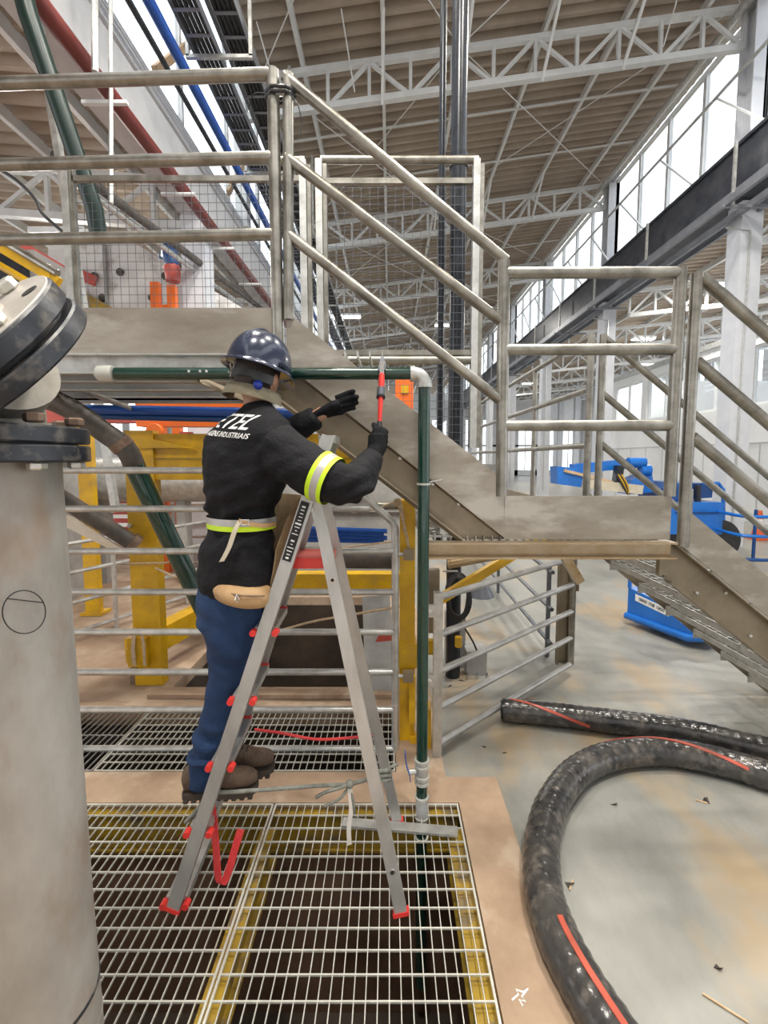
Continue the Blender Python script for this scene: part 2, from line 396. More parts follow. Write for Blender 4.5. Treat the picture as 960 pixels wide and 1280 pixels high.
# --- lattice trusses
def truss(y, xa, za, xb, zb, depth, n, label, group, parts=True, m='white_steel'):
    A, B = V((xa, y, za)), V((xb, y, zb)); dn = V((0, 0, -depth))
    pts_t = [A + (B-A)*(i/n) for i in range(n+1)]; pts_b = [p + dn for p in pts_t]
    mem = [('top_chord', A, B, .10, .10), ('bottom_chord', A+dn, B+dn, .12, .11)]
    for i in range(n+1): mem.append(('web_post', pts_b[i], pts_t[i], .06, .07))
    for i in range(n):
        a, b = (pts_b[i], pts_t[i+1]) if i % 2 == 0 else (pts_t[i], pts_b[i+1])
        mem.append(('web_diagonal', a, b, .055, .06))
    if parts:
        t = thing('roof_truss', label, 'roof truss', ((xa+xb)/2, y, min(za, zb)-depth), group)
        for nm, p, q, a, b in mem: MB().bar(p, q, a, b, (0, 1, 0) if abs((q-p).normalized().x) < .2 else None).build(nm, m, t, False)
        if xa > XL - .5 and xb < XR + .5:       # angle struts from the bottom chord to the purlins
            for x in (-.12, 1.38, 2.88, 4.38):
                z = zc(x)-depth-.16; MB().bar((x-.02, y, z), (x+.02, y-.9, zc(x)+.02), .05, .05).build('strut', m, t, False)
    else:
        mb = MB()
        for nm, p, q, a, b in mem: mb.bar(p, q, a, b, (0, 1, 0) if abs((q-p).normalized().x) < .2 else None)
        tag(mb.build('roof_truss', m, None, False), label, 'roof truss', group)
for k, y in enumerate(TY[:7]):
    truss(y, XL+.05, zc(XL)-.05, XR-.12, zc(XR)-.1, .68, 12, 'white lattice truss under the brown middle roof, %s from the black riser pipes' % ORD[k], 'trusses of the middle roof', k < 2)
for k in range(6):
    truss(7.3 + 5.4*k, -11, zl(-11)-.06, XL-.1, zl(XL)-.06, .66, 10, 'white lattice truss under the low roof behind the box beam, %s from the kiosk' % ORD[k], 'trusses of the low roof by the box beam', k < 1)
for k in range(8):
    truss(9.3 + 4.6*k, XR+.5, zr(XR)-.05, 19.5, zr(19.5)-.05, .70, 16, 'white lattice truss under the low roof past the dark gutter, %s from the stair' % ORD[k], 'trusses of the low roof past the gutter', k < 2)

# --- left clerestory: box beam, columns, windows
bl = MB(); bl.span((XL-.35, -1, 5.32), (XL-.02, 60, 5.42)).span((XL-.35, -1, 5.98), (XL-.02, 60, 6.1)).span((XL-.30, -1, 5.42), (XL-.06, 60, 5.98))
struct(bl.build('trim_2', 'beam_grey', smooth=False), 'long grey box beam below the clerestory windows')
wn = [0]
def window(x, y0, y1, z0, z1, nx=2, m='white_steel', t=.06):
    wn[0] += 1
    p = bpy.data.objects.new('window_%d' % wn[0], None); COL.objects.link(p); p.location = (x, (y0+y1)/2, z0); ORG[p.name] = V(p.location)
    p['kind'] = 'structure'; p['label'] = 'tall clerestory window with a steel frame'
    f = MB(); f.span((x-t/2, y0, z0), (x+t/2, y1, z0+t)).span((x-t/2, y0, z1-t), (x+t/2, y1, z1))
    f.span((x-t/2, y0, z0+t), (x+t/2, y0+t, z1-t)).span((x-t/2, y1-t, z0+t), (x+t/2, y1, z1-t)); f.build('window_frame', m, p, False)
    for i in range(nx):
        a = y0 + t + (y1-y0-2*t)*i/nx; b = y0 + t + (y1-y0-2*t)*(i+1)/nx
        if i: MB().span((x-t/2, a-t/2, z0+t), (x+t/2, a+t/2, z1-t)).build('mullion', m, p, False)
        MB().span((x-.006, a+t*.5*(i > 0), z0+t), (x+.006, b-t*.5*(i < nx-1), z1-t)).build('pane', 'window_glass', p, False)
    return p
for k in range(9): window(XL-.05, -.8 + 5.4*k, 4.6 + 5.4*k, 6.12, 8.75, 3)
colm = []
for k in range(7):
    o = MB().chan((XL-.2, 7.2+5.4*k-.19, -.02), (XL-.2, 7.2+5.4*k-.19, 5.32), .36, .34, .03, (1, 0, 0)).build('column', 'column_white', None, False)
    struct(o, 'pale steel column under the grey box beam')
for k in range(6):
    y = 9 + 5.4*k
    struct(MB().span((XL-.16, y-.12, 6.1), (XL+.06, y+.12, 8.8)).build('trim_%d' % (10+k), 'white_steel', smooth=False), 'white clerestory post')
# diagonal timber-coloured braces in front of the first windows
for k in range(3):
    struct(MB().bar((XL+.02, 3.2+2.4*k, 6.2), (XL+.02, 4.6+2.4*k, 7.8), .05, .09).build('trim_%d' % (20+k), 'timber', smooth=False), 'tan diagonal brace at the clerestory')

# --- right clerestory: windows, columns, dark gutter walkway
for k in range(11): window(XR+.1, 3.55 + 5.4*k, 8.75 + 5.4*k, 7.62, 9.98, 4, 'white_steel', .09)
struct(MB().span((XR+.06, 1, 7.30), (XR+.16, 60, 7.63)).build('wall_sill', 'column_white', smooth=False), 'pale sill panel below the tall clerestory windows')
for k in range(10):
    y = 8.85 + 5.4*k
    c = MB().span((XR-.16, y-.19, 7.3), (XR+.16, y-.16, 10.1)).span((XR-.16, y+.16, 7.3), (XR+.16, y+.19, 10.1)).span((XR-.03, y-.16, 7.3), (XR+.03, y+.16, 10.1))
    struct(c.build('column', 'column_white', None, False), 'white clerestory column at the truss end')
    if k < 8:
        c = MB().span((XR-.20, y-.18, -.03), (XR-.17, y+.18, 6.45)).span((XR+.17, y-.18, -.03), (XR+.20, y+.18, 6.45)).span((XR-.17, y-.03, -.03), (XR+.17, y+.03, 6.45))
        c.span((XR-.17, y-.18, -.03), (XR+.17, y-.15, 6.45))
        o = struct(c.build('column', 'column_white', None, False), 'tall pale column carrying the dark gutter')
        MB().tube([(XR-.05, y-.20, 0.3), (XR-.05, y-.20, 5.9), (XR-.5, y-.20, 5.95)], .018, 8).build('conduit', 'galvanised', o)
gt = MB().span((XR-.42, 1, 6.52), (XR-.36, 60, 7.32)).span((XR-.42, 1, 6.48), (XR+.35, 60, 6.54)).span((XR+.3, 1, 6.5), (XR+.36, 60, 7.3)).span((XR-.46, 1, 7.30), (XR-.3, 60, 7.36))
gut = struct(gt.build('trim_3', 'gutter_dark', smooth=False), 'dark steel gutter walkway under the tall windows')
for dx, z in ((-.62, 6.36), (-.78, 6.2), (.1, 6.3), (-.3, 6.2)):
    MB().bar((XR+dx, 1, z), (XR+dx, 60, z), .07, .12).build('service_rail', 'gutter_mid', gut, False)
for k in range(16):
    y = 5.6 + 2.7*k
    MB().bar((XR-.66, y, 6.15), (XR-.66, y, 7.2), .05, .04, (0, 1, 0)).build('hanger', 'galvanised', gut, False)
    MB().bar((XR-.85, y, 6.14), (XR+.3, y, 6.14), .05, .05).build('cross_bar', 'gutter_mid', gut, False)
MB().tube([(XR-.45, 1, 8.6), (XR-.45, 60, 8.6)], .03, 8).build('handrail', 'galvanised', gut)
for k in range(14):
    y = 6.2 + 1.8*k
    MB().bar((XR-.40, y, 7.35), (XR-.42, y+1.2, 8.6), .045, .03).build('inclined_stay', 'white_steel', gut, False)
MB().bar((XR-.1, -1, 10.02), (XR-.1, 60, 10.02), .14, .22).build('eaves_beam', 'galvanised', gut, False)
tp = MB().tube([(XR-.35, -1, 9.8), (XR-.35, 60, 9.8)], .07, 10)
tag(tp.build('eaves_pipe', 'galvanised'), 'long galvanised pipe under the eaves above the clerestory windows', 'pipe')

# --- white partition building along the far side, with ribbon windows
XW = 9.9
wl = MB().span((XW, 5, -.03), (XW+.2, 20.5, 3.15)).span((XW, 5, 4.75), (XW+.2, 20.5, 5.15)).span((XW, 20.3, -.03), (22, 20.5, 5.15))
for k in range(7): wl.span((XW, 5+2.5*k, 3.15), (XW+.2, 5.35+2.5*k, 4.75))
wr = struct(wl.build('wall_right', 'wall_white', smooth=False), 'white panelled partition wall with a ribbon of windows')
MB().span((XW-.06, 5, 5.05), (XW+.04, 20.5, 5.22)).build('coping', 'galvanised', wr, False)
for k in range(14): MB().span((XW-.012, 5.6+1.07*k, 0), (XW-.002, 5.63+1.07*k, 2.1)).build('panel_joint', 'beam_grey', wr, False)
MB().span((XW-.02, 5, 2.1), (XW-.002, 20.5, 2.14)).build('panel_joint', 'beam_grey', wr, False)
for k in range(6):
    p = window(XW+.1, 5.35+2.5*k, 7.5+2.5*k, 3.15, 4.75, 2, 'white_steel', .07); p['label'] = 'ribbon window in the white partition wall'
struct(MB().span((XW-.03, 7.1, 0), (XW-.001, 7.95, 2.1)).build('door_1', 'black_steel', smooth=False), 'dark doorway in the white partition wall')

# --- far end and side walls: tall openings between white piers
wb = MB(); YE = 46
for k in range(17):
    x = -14 + 2.2*k; wb.span((x, YE, -.03), (x+.75, YE+.3, 5.6))
wb.span((-14, YE, 5.6), (22, YE+.3, 6.2)); wb.span((-14, YE, -.03), (22, YE+.3, .5)); wb.span((-14, YE, 2.9), (22, YE+.3, 3.1)); wb.span((-14, YE, 6.2), (22, YE+.3, 8.2))
struct(wb.build('wall_back', 'wall_white', smooth=False), 'distant white end wall with tall openings')
for k in range(16):
    x = -14 + 2.2*k + .75
    wn[0] += 1
    p = bpy.data.objects.new('window_%d' % wn[0], None); COL.objects.link(p); p.location = (x+.72, YE+.1, .5); ORG[p.name] = V(p.location); p['kind'] = 'structure'
    p['label'] = 'tall opening in the distant end wall'
    MB().span((x+.7, YE+.1, .5), (x+.78, YE+.18, 2.9)).span((x+.7, YE+.1, 3.1), (x+.78, YE+.18, 5.6)).build('mullion', 'wall_white', p, False)
    for (a, b) in ((0, .7), (.78, 1.45)):
        for (c, d) in ((.5, 2.9), (3.1, 5.6)): MB().span((x+a, YE+.13, c), (x+b, YE+.142, d)).build('pane', 'window_glass', p, False)
# rows of columns and racks in the far low bay
for k in range(7):
    struct(MB().span((14.6, 22+3.4*k, -.03), (15.0, 22.4+3.4*k, 7.2)).build('column', 'column_white', None, False), 'distant white column in the low bay')
wfr = MB()
for k in range(12): wfr.span((19.6, 21+2.2*k, -.03), (19.9, 21.8+2.2*k, 7.5))
wfr.span((19.6, 21, 2.8), (19.9, 46, 3.2)).span((19.6, 21, 5.2), (19.9, 46, 5.6)).span((19.6, 21, 7.5), (19.9, 46, 8.6)).span((19.6, 21, -.03), (19.9, 46, .6))
struct(wfr.build('wall_side', 'wall_white', smooth=False), 'distant white pier wall of the low bay')
# left side wall far away
wls = MB().span((-13.3, 2, -.03), (-13, 46, 2.6)).span((-13.3, 2, 5.2), (-13, 46, 7.2))
for k in range(12): wls.span((-13.3, 2+4*k, 2.6), (-13, 2.6+4*k, 5.2))
struct(wls.build('wall_left', 'wall_white', smooth=False), 'distant pale wall of the low bay')

# unseen wall added behind the camera to block frontal light: solid to 7.4 m, glazed above
wre = MB().span((-13.3, -7.3, -.03), (20, -7, 7.4))
for k in range(12): wre.span((-13.3+2.9*k, -7.3, 7.4), (-12.6+2.9*k, -7, 11))
struct(wre.build('wall_light_blocker', 'wall_white', smooth=False), 'white unseen rear wall added to block frontal light, with high openings')
# --- high-bay lamps (some seen, others added out of view as lighting)
def lamp(x, y, z, label, power=340, sx=.9, sy=.35):
    t = thing('high_bay_lamp', label, 'lamp', (x, y, z), 'high-bay lamps')
    MB().span((x-sx/2, y-sy/2, z+.03), (x+sx/2, y+sy/2, z+.12)).build('housing', 'white_steel', t, False)
    MB().span((x-sx/2+.03, y-sy/2+.03, z), (x+sx/2-.03, y+sy/2-.03, z+.03)).build('diffuser', 'lamp_face', t, False)
    zt_ = zl(x) if x < XL else (zr(x) if x > XR else zc(x))
    MB().tube([(x, y, z+.12), (x, y, zt_+.2)], .01, 6).build('hanger', 'galvanised', t)
    l = bpy.data.lights.new('lamp_light', 'AREA'); l.shape = 'RECTANGLE'; l.size = sx; l.size_y = sy; l.energy = power; l.color = (1, .95, .86)
    o = bpy.data.objects.new('lamp_light', l); COL.objects.link(o); o.parent = t; o.location = (0, 0, -.01); o.rotation_euler = (0, 0, 0)
lk = {}
LL = 'bright rectangular high-bay lamp hung under the corrugated roof'
for (x, y, z) in ((-5.3, 7.6, 5.25), (-6.5, 13, 5.3), (9.4, 13.2, 6.6), (10.5, 19, 6.6), (13.5, 24, 6.6), (9.2, 30, 6.6), (-1.7, 20, 7.8), (-1.6, 28, 7.8), (2.8, 24, 8.6),
                  (-1.2, 3.2, 7.8), (2.4, 3.0, 8.4), (-.6, -.4, 7.8), (2.2, .2, 8.4), (4.6, 6.4, 8.9)):  # unseen lamps, added overhead to light the foreground
    bay = 'low roof behind the grey box beam' if x < XL else ('low roof past the dark gutter' if x > XR else 'brown middle roof')
    lk[bay] = lk.get(bay, 0) + 1
    lamp(x, y, z, 'bright high-bay lamp under the %s, %s along the hall' % (bay, ORD[lk[bay]-1]))

# ================================================================ GRATINGS
def grating(label, q, sx, sy, m='grate_steel', barw=.0032, h=.010, z=0.0, cross_dir='x', group=None):
    x0, x1, y0, y1 = q
    t = thing('floor_grating', label, 'grating', ((x0+x1)/2, (y0+y1)/2, z-h), group)
    e = .008
    f = MB().span((x0, y0, z-h), (x1, y0+e, z)).span((x0, y1-e, z-h), (x1, y1, z)).span((x0, y0+e, z-h), (x0+e, y1-e, z)).span((x1-e, y0+e, z-h), (x1, y1-e, z))
    f.build('frame', m, t, False)
    nb = int(round((x1-x0)/sx)); nc = int(round((y1-y0)/sy))
    me = unit(MB().span((-barw/2, -(y1-y0)/2+e, -h), (barw/2, (y1-y0)/2-e, -.001)), 'bearing_bar', m, False)
    for i in range(1, nb): piece(me, 'bearing_bar', t, (x0 + (x1-x0)*i/nb, (y0+y1)/2, z))
    mc = unit(MB().span((-(x1-x0)/2+e, -.0026, -.006), ((x1-x0)/2-e, .0026, .001)), 'cross_bar', m, False)
    for j in range(1, nc): piece(mc, 'cross_bar', t, ((x0+x1)/2, y0 + (y1-y0)*j/nc, z))
    return t
grating('galvanised floor grating over the sump, under the ladder feet with the green pipe through it', (-.565, .338, .76, 2.085), .0377, .0745, group='sump gratings')
grating('galvanised floor grating over the sump, beside the thick flanged pipe', (-1.612, -.572, .76, 2.085), .0377, .0745, group='sump gratings')
grating('galvanised floor grating behind the ladder, reaching the gate end post', (-.95, .03, 2.318, 2.952), .0377, .0745, group='trench gratings')
grating('galvanised floor grating behind the worker boots in the trench strip', (-1.62, -.957, 2.318, 2.952), .0377, .0745, group='trench gratings')
grating('plain barred floor grating beside the flanged pipe at the trench end', (-2.09, -1.627, 2.318, 2.952), .04, .32, m='galvanised', group='trench gratings')
# yellow steel ledges carrying the gratings
def ledge(label, a, b, w_, d_, nm='support_beam', m='yellow_ledge'):
    a, b = V(a), V(b); dirv = (b-a).normalized()
    mb = MB().bar(a + V((0, 0, -.012)), b + V((0, 0, -.012)), w_, .012).bar(a + V((0, 0, -d_/2)), b + V((0, 0, -d_/2)), .014, d_-.024).bar(a + V((0, 0, -d_)), b + V((0, 0, -d_)), w_, .012)
    tag(mb.build(nm, m, None, False), label, 'beam')
ledge('yellow steel support beam under the back edge of the sump grating', (-1.6, 2.07, -.026), (.335, 2.07, -.026), .036, .20)
ledge('yellow steel support beam along the sump edge beside the brown kerb', (.305, .78, -.026), (.305, 1.97, -.026), .07, .16)
ledge('brown and yellow support beam under the joint of the two sump gratings', (-.568, .78, -.026), (-.568, 1.97, -.026), .07, .16)
# loose steel flat lying by the pipe
tag(MB().bar(onz(428, 1028, .012) , onz(572, 1040, .012), .05, .012).build('steel_flat', 'galvanised', None, False), 'loose grey steel flat bar lying behind the ladder foot', 'steel bar')

# ================================================================ STAIR AND PLATFORM
YS, YB = 2.12, 3.16
def P(px, py, Y=YS): return at(px, py, Y)
ZT = P(340, 92).z                      # upper handrail height
stair = thing('stair', 'grey steel stair with middle landing, tube handrails and a platform above the worker', 'stair', (.9, 2.6, 0))
RT = .026
def tubep(name, pts, r=RT, parent=stair, m='tube_steel', seg=14): return MB().tube(pts, r, seg).build(name, m, parent)
XP = P(341, 240).x
# upper platform rails
for py, nm in ((93, 'handrail'), (197, 'mid_rail'), (293, 'mid_rail')):
    z = P(340, py).z; tubep(nm, [(XP, YS, z), (-2.3, YS+.07, z)])
tubep('post', [P(341, 88), (P(341, 88).x, YS, P(341, 445).z)], .027)
# toe plate of the platform
zt0, zt1 = P(300, 385).z, P(300, 443).z
MB().prism([(-2.3, YS-.004, zt1), (XP+.012, YS-.004, zt1), (XP+.012, YS-.004, zt0), (-2.3, YS-.004, zt0)], (0, .008, 0)).build('toe_plate', 'plate_steel', stair, False)
MB().chan((-2.3, YS+.03, zt1-.045), (XP+.02, YS+.03, zt1-.045), .05, .09, .006).build('edge_channel', 'galvanised', stair, False)
# platform floor seen from below: grating and joists
zf = zt1+.02
pg = MB()
for i in range(40): pg.span((-2.3+.058*i, YS+.02, zf-.03), (-2.294+.058*i, YB, zf))
for j in range(11): pg.span((-2.3, YS+.02+.1*j, zf-.012), (XP, YS+.028+.1*j, zf-.002))
pg.build('platform_grating', 'galvanised', stair, False, kind='stuff')
for j in range(4):
    y = YS + .2 + .28*j; MB().chan((-2.3, y, zf-.075), (XP, y, zf-.075), .05, .09, .006).build('joist', 'machine_grey', stair, False)
MB().chan((-2.3, YB, zf-.05), (XP, YB, zf-.05), .05, .12, .006).build('edge_channel', 'machine_grey', stair, False)
# first flight
xa, xb = P(359, 300).x, P(630, 450).x
tubep('post', [P(360, 93), (xa, YS, P(360, 400).z)], .024)
for ya, yb, nm in ((95, 326, 'handrail'), (196, 405, 'mid_rail'), (292, 503, 'mid_rail')):
    tubep(nm, [(xa, YS, P(359, ya).z), (xb, YS, P(630, yb).z)], .024)
def plate(name, pix, Y, t, m):
    poly = [at(x, y, Y) for x, y in pix]; return MB().prism(poly, (0, t, 0)).build(name, m, stair, False)
plate('stringer_plate', [(358, 456), (630, 672), (630, 600), (358, 390)], YS-.005, .010, 'plate_steel')
plate('stringer_web', [(290, 452), (575, 674), (632, 674), (358, 457), (358, 448), (330, 425)], YS+.045, .008, 'channel_steel')
MB().bar(at(288, 454, YS+.02), at(576, 675, YS+.02), .05, .008, (0, .3, 1)).build('stringer_flange', 'channel_steel', stair, False)
MB().bar(at(358, 456, YS+.02), at(632, 673, YS+.02), .045, .006, (0, .3, 1)).build('stringer_flange', 'channel_steel', stair, False)
for px, py in ((437, 517), (500, 573), (573, 630), (541, 605)):
    p = at(px, py, YS+.04); MB().disc(p, (0, 1, 0), .010, .012, 6).build('bolt', 'bolt_steel', stair)
# treads of the first flight
A, B = at(372, 455, YS), at(600, 672, YS)
ntr = 7
def tread(cx_, z, x_w=.25):
    t = MB().span((cx_-x_w/2, YS+.05, z-.035), (cx_-x_w/2+.006, YB-.05, z)).span((cx_+x_w/2-.006, YS+.05, z-.06), (cx_+x_w/2, YB-.05, z))
    for j in range(6): t.span((cx_-x_w/2+.04*j+.03, YS+.05, z-.028), (cx_-x_w/2+.04*j+.034, YB-.05, z))
    for j in range(11): t.span((cx_-x_w/2, YS+.07+.09*j, z-.012), (cx_+x_w/2, YS+.077+.09*j, z-.002))
    for y in (YS+.05, YB-.056): t.span((cx_-x_w/2, y, z-.07), (cx_+x_w/2, y+.006, z))
    return t
for i in range(ntr):
    f = (i+.5)/ntr; tread(A.x + (B.x-A.x)*f, A.z + (B.z-A.z)*f + .02).build('tread', 'galvanised', stair, False)
# far stringer and rail of the first flight
plate('stringer_plate', [(400, 430), (545, 560), (590, 600), (590, 640), (400, 485)], YB, .01, 'plate_steel')
# landing
zl0, zl1 = P(700, 620).z, P(700, 674).z
xl, xr = P(630, 640).x, P(838, 640).x
MB().prism([(xl, YS-.006, zl1), (xr, YS-.006, zl1), (xr, YS-.006, zl0), (xl, YS-.006, zl0)], (0, .01, 0)).build('toe_plate', 'plate_steel', stair, False)
x535 = P(533, 684).x
MB().chan((x535, YS+.005, P(700, 686).z), (xr+.01, YS+.005, P(700, 686).z), .06, .078, .008).build('landing_beam', 'amber_steel', stair, False)
MB().chan((x535, YB, P(700, 686).z), (xr+.01, YB, P(700, 686).z), .06, .078, .008).build('landing_beam', 'channel_steel', stair, False)
for x in (x535+.01, (xl+xr)/2, xr-.01): MB().bar((x, YS+.03, P(700, 686).z), (x, YB, P(700, 686).z), .008, .07).build('cross_beam', 'channel_steel', stair, False)
lg = MB(); zl2 = zl1 + .012
for i in range(28): lg.span((x535+.04*i, YS+.03, zl2-.03), (x535+.004+.04*i, YB, zl2))
for j in range(11): lg.span((x535, YS+.05+.1*j, zl2-.012), (xr, YS+.057+.1*j, zl2-.002))
lg.build('landing_grating', 'galvanised', stair, False, kind='stuff')
tubep('post', [P(630, 326), (xb, YS, P(630, 620).z)], .027)
xp2 = P(844, 480).x
for py, nm in ((341, 'handrail'), (437, 'mid_rail'), (532, 'mid_rail')):
    z = P(740, py).z; tubep(nm, [(xb, YS, z), (xp2, YS, z)])
tubep('post', [(xp2, YS, P(844, 335).z), (xp2, YS, zl0)], .027)
# back corner of the landing and the walkway rail leading away
bk = P(746, 418, YB); zb_ = bk.z
tubep('post', [(bk.x-.035, YB, zb_), (bk.x-.035, YB, zl1)], .024)
for dz, nm in ((0, 'handrail'), (.36, 'mid_rail'), (.75, 'mid_rail')):
    tubep(nm, [(bk.x-.035, YB, zb_-dz-.01), (bk.x-.035, 7.6, zb_-dz-.01)], .022)
for y in (4.35, 5.6, 6.9): tubep('post', [(bk.x-.035, y, zb_), (bk.x-.035, y, zl1)], .022)
MB().tube([(bk.x-.035, YB, zl1+.05), (-.1, YB, zl1+.05)], .03, 12).build('kick_rail', 'tube_steel', stair)
MB().chan((bk.x, YB, zl1-.04), (bk.x, 7.6, zl1-.04), .05, .1, .008).build('walkway_beam', 'channel_steel', stair, False)
tubep('post', [(bk.x+.045, YB, zb_), (bk.x+.045, YB, zl1)], .024)
# second flight
s2 = .79*2.12/2.12
x2 = P(868, 500).x; sl = (P(960, 425).z - P(868, 345).z)/(P(960, 425).x - P(868, 345).x)
xend = x2 + (zl1+.02)/-sl
for py, nm in ((346, 'handrail'), (452, 'mid_rail'), (546, 'mid_rail')):
    z = P(866, py).z; tubep(nm, [(x2, YS, z), (x2+1.55, YS, z+sl*1.55)])
    tubep(nm, [(bk.x+.045, YB, z+.01), (bk.x+.045+1.65, YB, z+.01+sl*1.65)], .023)
tubep('post', [P(871, 342), P(853, 683)], .026)
for dx in (.55, 1.2):
    tubep('post', [(x2+dx-.5, YB, P(866, 346).z + sl*(dx-.35) - .36), (x2+dx-.5, YB, zl1 + sl*(dx-.4)-.05)], .022)
tubep('post', [(x2+1.5, YS, P(866, 346).z+sl*1.5), (x2+1.5, YS, .1)], .024)
x3 = P(848, 650).x; dxe = 1.45
def sp(x, z, Y): return V((x, Y, z))
za_, zb2, zc2 = P(853, 630).z, P(845, 678).z, P(840, 728).z
MB().prism([sp(x3, zb2, YS-.005), sp(x3+dxe, zb2+sl*dxe, YS-.005), sp(x3+dxe, za_+sl*dxe, YS-.005), sp(x3+.005, za_, YS-.005)], (0, .01, 0)).build('stringer_plate', 'plate_steel', stair, False)
MB().prism([sp(x3-.02, zc2, YS+.045), sp(x3+dxe, zc2+sl*dxe, YS+.045), sp(x3+dxe, zb2+sl*dxe, YS+.045), sp(x3-.02, zb2, YS+.045)], (0, .008, 0)).build('stringer_web', 'channel_steel', stair, False)
MB().bar(sp(x3-.02, zc2, YS+.02), sp(x3+dxe, zc2+sl*dxe, YS+.02), .05, .008, (0, 0, 1)).build('stringer_flange', 'channel_steel', stair, False)
MB().bar(sp(x3-.02, zb2, YS+.02), sp(x3+dxe, zb2+sl*dxe, YS+.02), .05, .006, (0, 0, 1)).build('stringer_flange', 'channel_steel', stair, False)
MB().bar((x3-.045, YS+.03, zl1-.01), (x3-.045, YS+.03, zc2+.03), .03, .05, (1, 0, 0)).build('corner_cleat', 'channel_steel', stair, False)
MB().prism([sp(x3, zc2, YB), sp(x3+dxe, zc2+sl*dxe, YB), sp(x3+dxe, za_+sl*dxe, YB), sp(x3, za_, YB)], (0, .01, 0)).build('stringer_plate', 'channel_steel', stair, False)
for px, py in ((871, 741), (907, 741), (938, 795)):
    MB().disc(at(px, py, YS+.04), (0, 1, 0), .009, .012, 6).build('bolt', 'bolt_steel', stair)
for i in range(7):
    tread(x3+.09+.205*i, zl1-.165+.205*sl*i, .24).build('tread', 'galvanised', stair, False)
# legs of the landing
lgp = onz(701, 828, -.03)
MB().chan((lgp.x, lgp.y, zl1-.05), (lgp.x, lgp.y, -.03), .05, .1, .008, (1, 0, 0)).build('leg', 'channel_steel', stair, False)
MB().bar((lgp.x, YB, zl1-.07), (lgp.x, lgp.y+.06, zl1-.07), .06, .09).build('leg_beam', 'channel_steel', stair, False)
MB().bar((x535+.05, YB-.05, .62), (xr-.1, YB-.05, zl1-.06), .06, .06).build('knee_brace', 'yellow_paint', stair, False)
MB().bar((xr-.25, YB-.05, zl1-.06), (P(704, 700, YB).x+.1, YB-.05, .83), .06, .06).build('knee_brace', 'amber_steel', stair, False)
for (x, y) in ((xend-.1, YS+.06), (xend-.1, YB-.02)): MB().span((x-.04, y-.04, -.03), (x+.04, y+.04, .14)).build('foot', 'channel_steel', stair, False)

# mesh guard screens standing behind the stair
def mesh_screen(label, px0, px1, pyt, pym, pyb, pfoot, Y, cell=.055):
    a, b = at(px0, pyt, Y), at(px1, pyt, Y); zt_ = a.z; zm = at(px0, pym, Y).z; zb3 = at(px0, pyb, Y).z; zfoot = at(px0, pfoot, Y).z
    t = thing('mesh_screen', label, 'guard screen', ((a.x+b.x)/2, Y, zfoot))
    MB().tube([(a.x, Y, zt_), (b.x, Y, zt_)], .026, 12).build('top_rail', 'tube_steel', t)
    MB().tube([(a.x, Y, zb3-.05), (b.x, Y, zb3-.05)], .03, 12).build('bottom_rail', 'tube_steel', t)
    for x in (a.x, b.x):
        MB().span((x-.035, Y-.03, zfoot), (x+.01, Y+.03, zt_-.005)).build('post', 'galvanised', t, False)
        MB().span((x+.014, Y-.015, zfoot), (x+.04, Y+.02, zt_-.03)).build('post', 'tube_steel', t, False)
    MB().bar((a.x+.03, Y, zm), (b.x-.03, Y, zm), .03, .035).build('mesh_frame', 'tube_steel', t, False)
    MB().bar((a.x+.03, Y, zb3), (b.x-.03, Y, zb3), .03, .035).build('mesh_frame', 'tube_steel', t, False)
    wmb = MB(); n = int((b.x-a.x-.08)/cell)
    for i in range(n+1):
        x = a.x+.04+(b.x-a.x-.08)*i/n; wmb.bar((x, Y, zfoot), (x, Y, zm), .0026, .0026, (0, 1, 0))
    k = int((zm-zfoot)/cell)
    for j in range(k+1): wmb.bar((a.x+.04, Y+.003, zfoot+cell*j), (b.x-.04, Y+.003, zfoot+cell*j), .0026, .0026)
    wmb.build('wire_mesh', 'grey_steel', t, False, kind='stuff')
    return t
mesh_screen('welded wire guard screen behind the platform toe plate', 84, 381, 201, 224, 440, 440, YB+.02)
mesh_screen('welded wire guard screen behind the sloping stair handrails', 401, 598, 200, 227, 441, 560, YB+.04)
# black zip ties joining two posts
zt = thing('cable_tie', 'black cable ties strapping the two top handrail posts together', 'cable tie', P(350, 122))
for py in (115, 121):
    c0, c1 = P(341, py), P(360, py)
    MB().tube([c0+V((-.034, 0, 0)), c0+V((0, -.034, 0)), c1+V((0, -.032, 0)), c1+V((.032, 0, 0)), c1+V((0, .032, 0)), c0+V((0, .034, 0))], .007, 6, True).build('band', 'black_plastic', zt)
MB().tube(bez([P(338, 118, YS-.03), P(318, 117, YS-.05), P(312, 135, YS-.03), P(316, 150, YS-.03)]), .0025, 5).build('tail', 'black_plastic', zt)
MB().tube(bez([P(362, 118, YS-.03), P(372, 130, YS-.05), P(377, 155, YS-.03), P(374, 172, YS-.03)]), .0025, 5).build('tail', 'black_plastic', zt)

# ================================================================ GREEN PIPE
gp = thing('green_pipe', 'dark green painted pipe running past the helmet and down through the grating', 'pipe', (at(529, 800, 2.02).x, 2.02, -.9))
YG = 2.02; gx = at(529, 700, YG).x; gz = at(400, 467, YG).z; RG = .0265
MB().tube([(at(145, 467, YG).x, YG, gz), (gx-.045, YG, gz)], RG, 20).build('horizontal_run', 'green_paint', gp)
MB().tube([(gx, YG, gz-.045), (gx, YG, -.9)], RG, 20).build('vertical_run', 'green_paint', gp)
e = arc_corner((gx-.06, YG, gz), (gx, YG, gz), (gx, YG, gz-.06), .058, 8)
MB().tube(e, .031, 18).build('elbow', 'galvanised', gp)
MB().tube([(gx-.062, YG, gz), (gx-.042, YG, gz)], .035, 18).build('elbow_collar', 'galvanised', gp)
MB().tube([(gx, YG, gz-.042), (gx, YG, gz-.062)], .035, 18).build('elbow_collar', 'galvanised', gp)
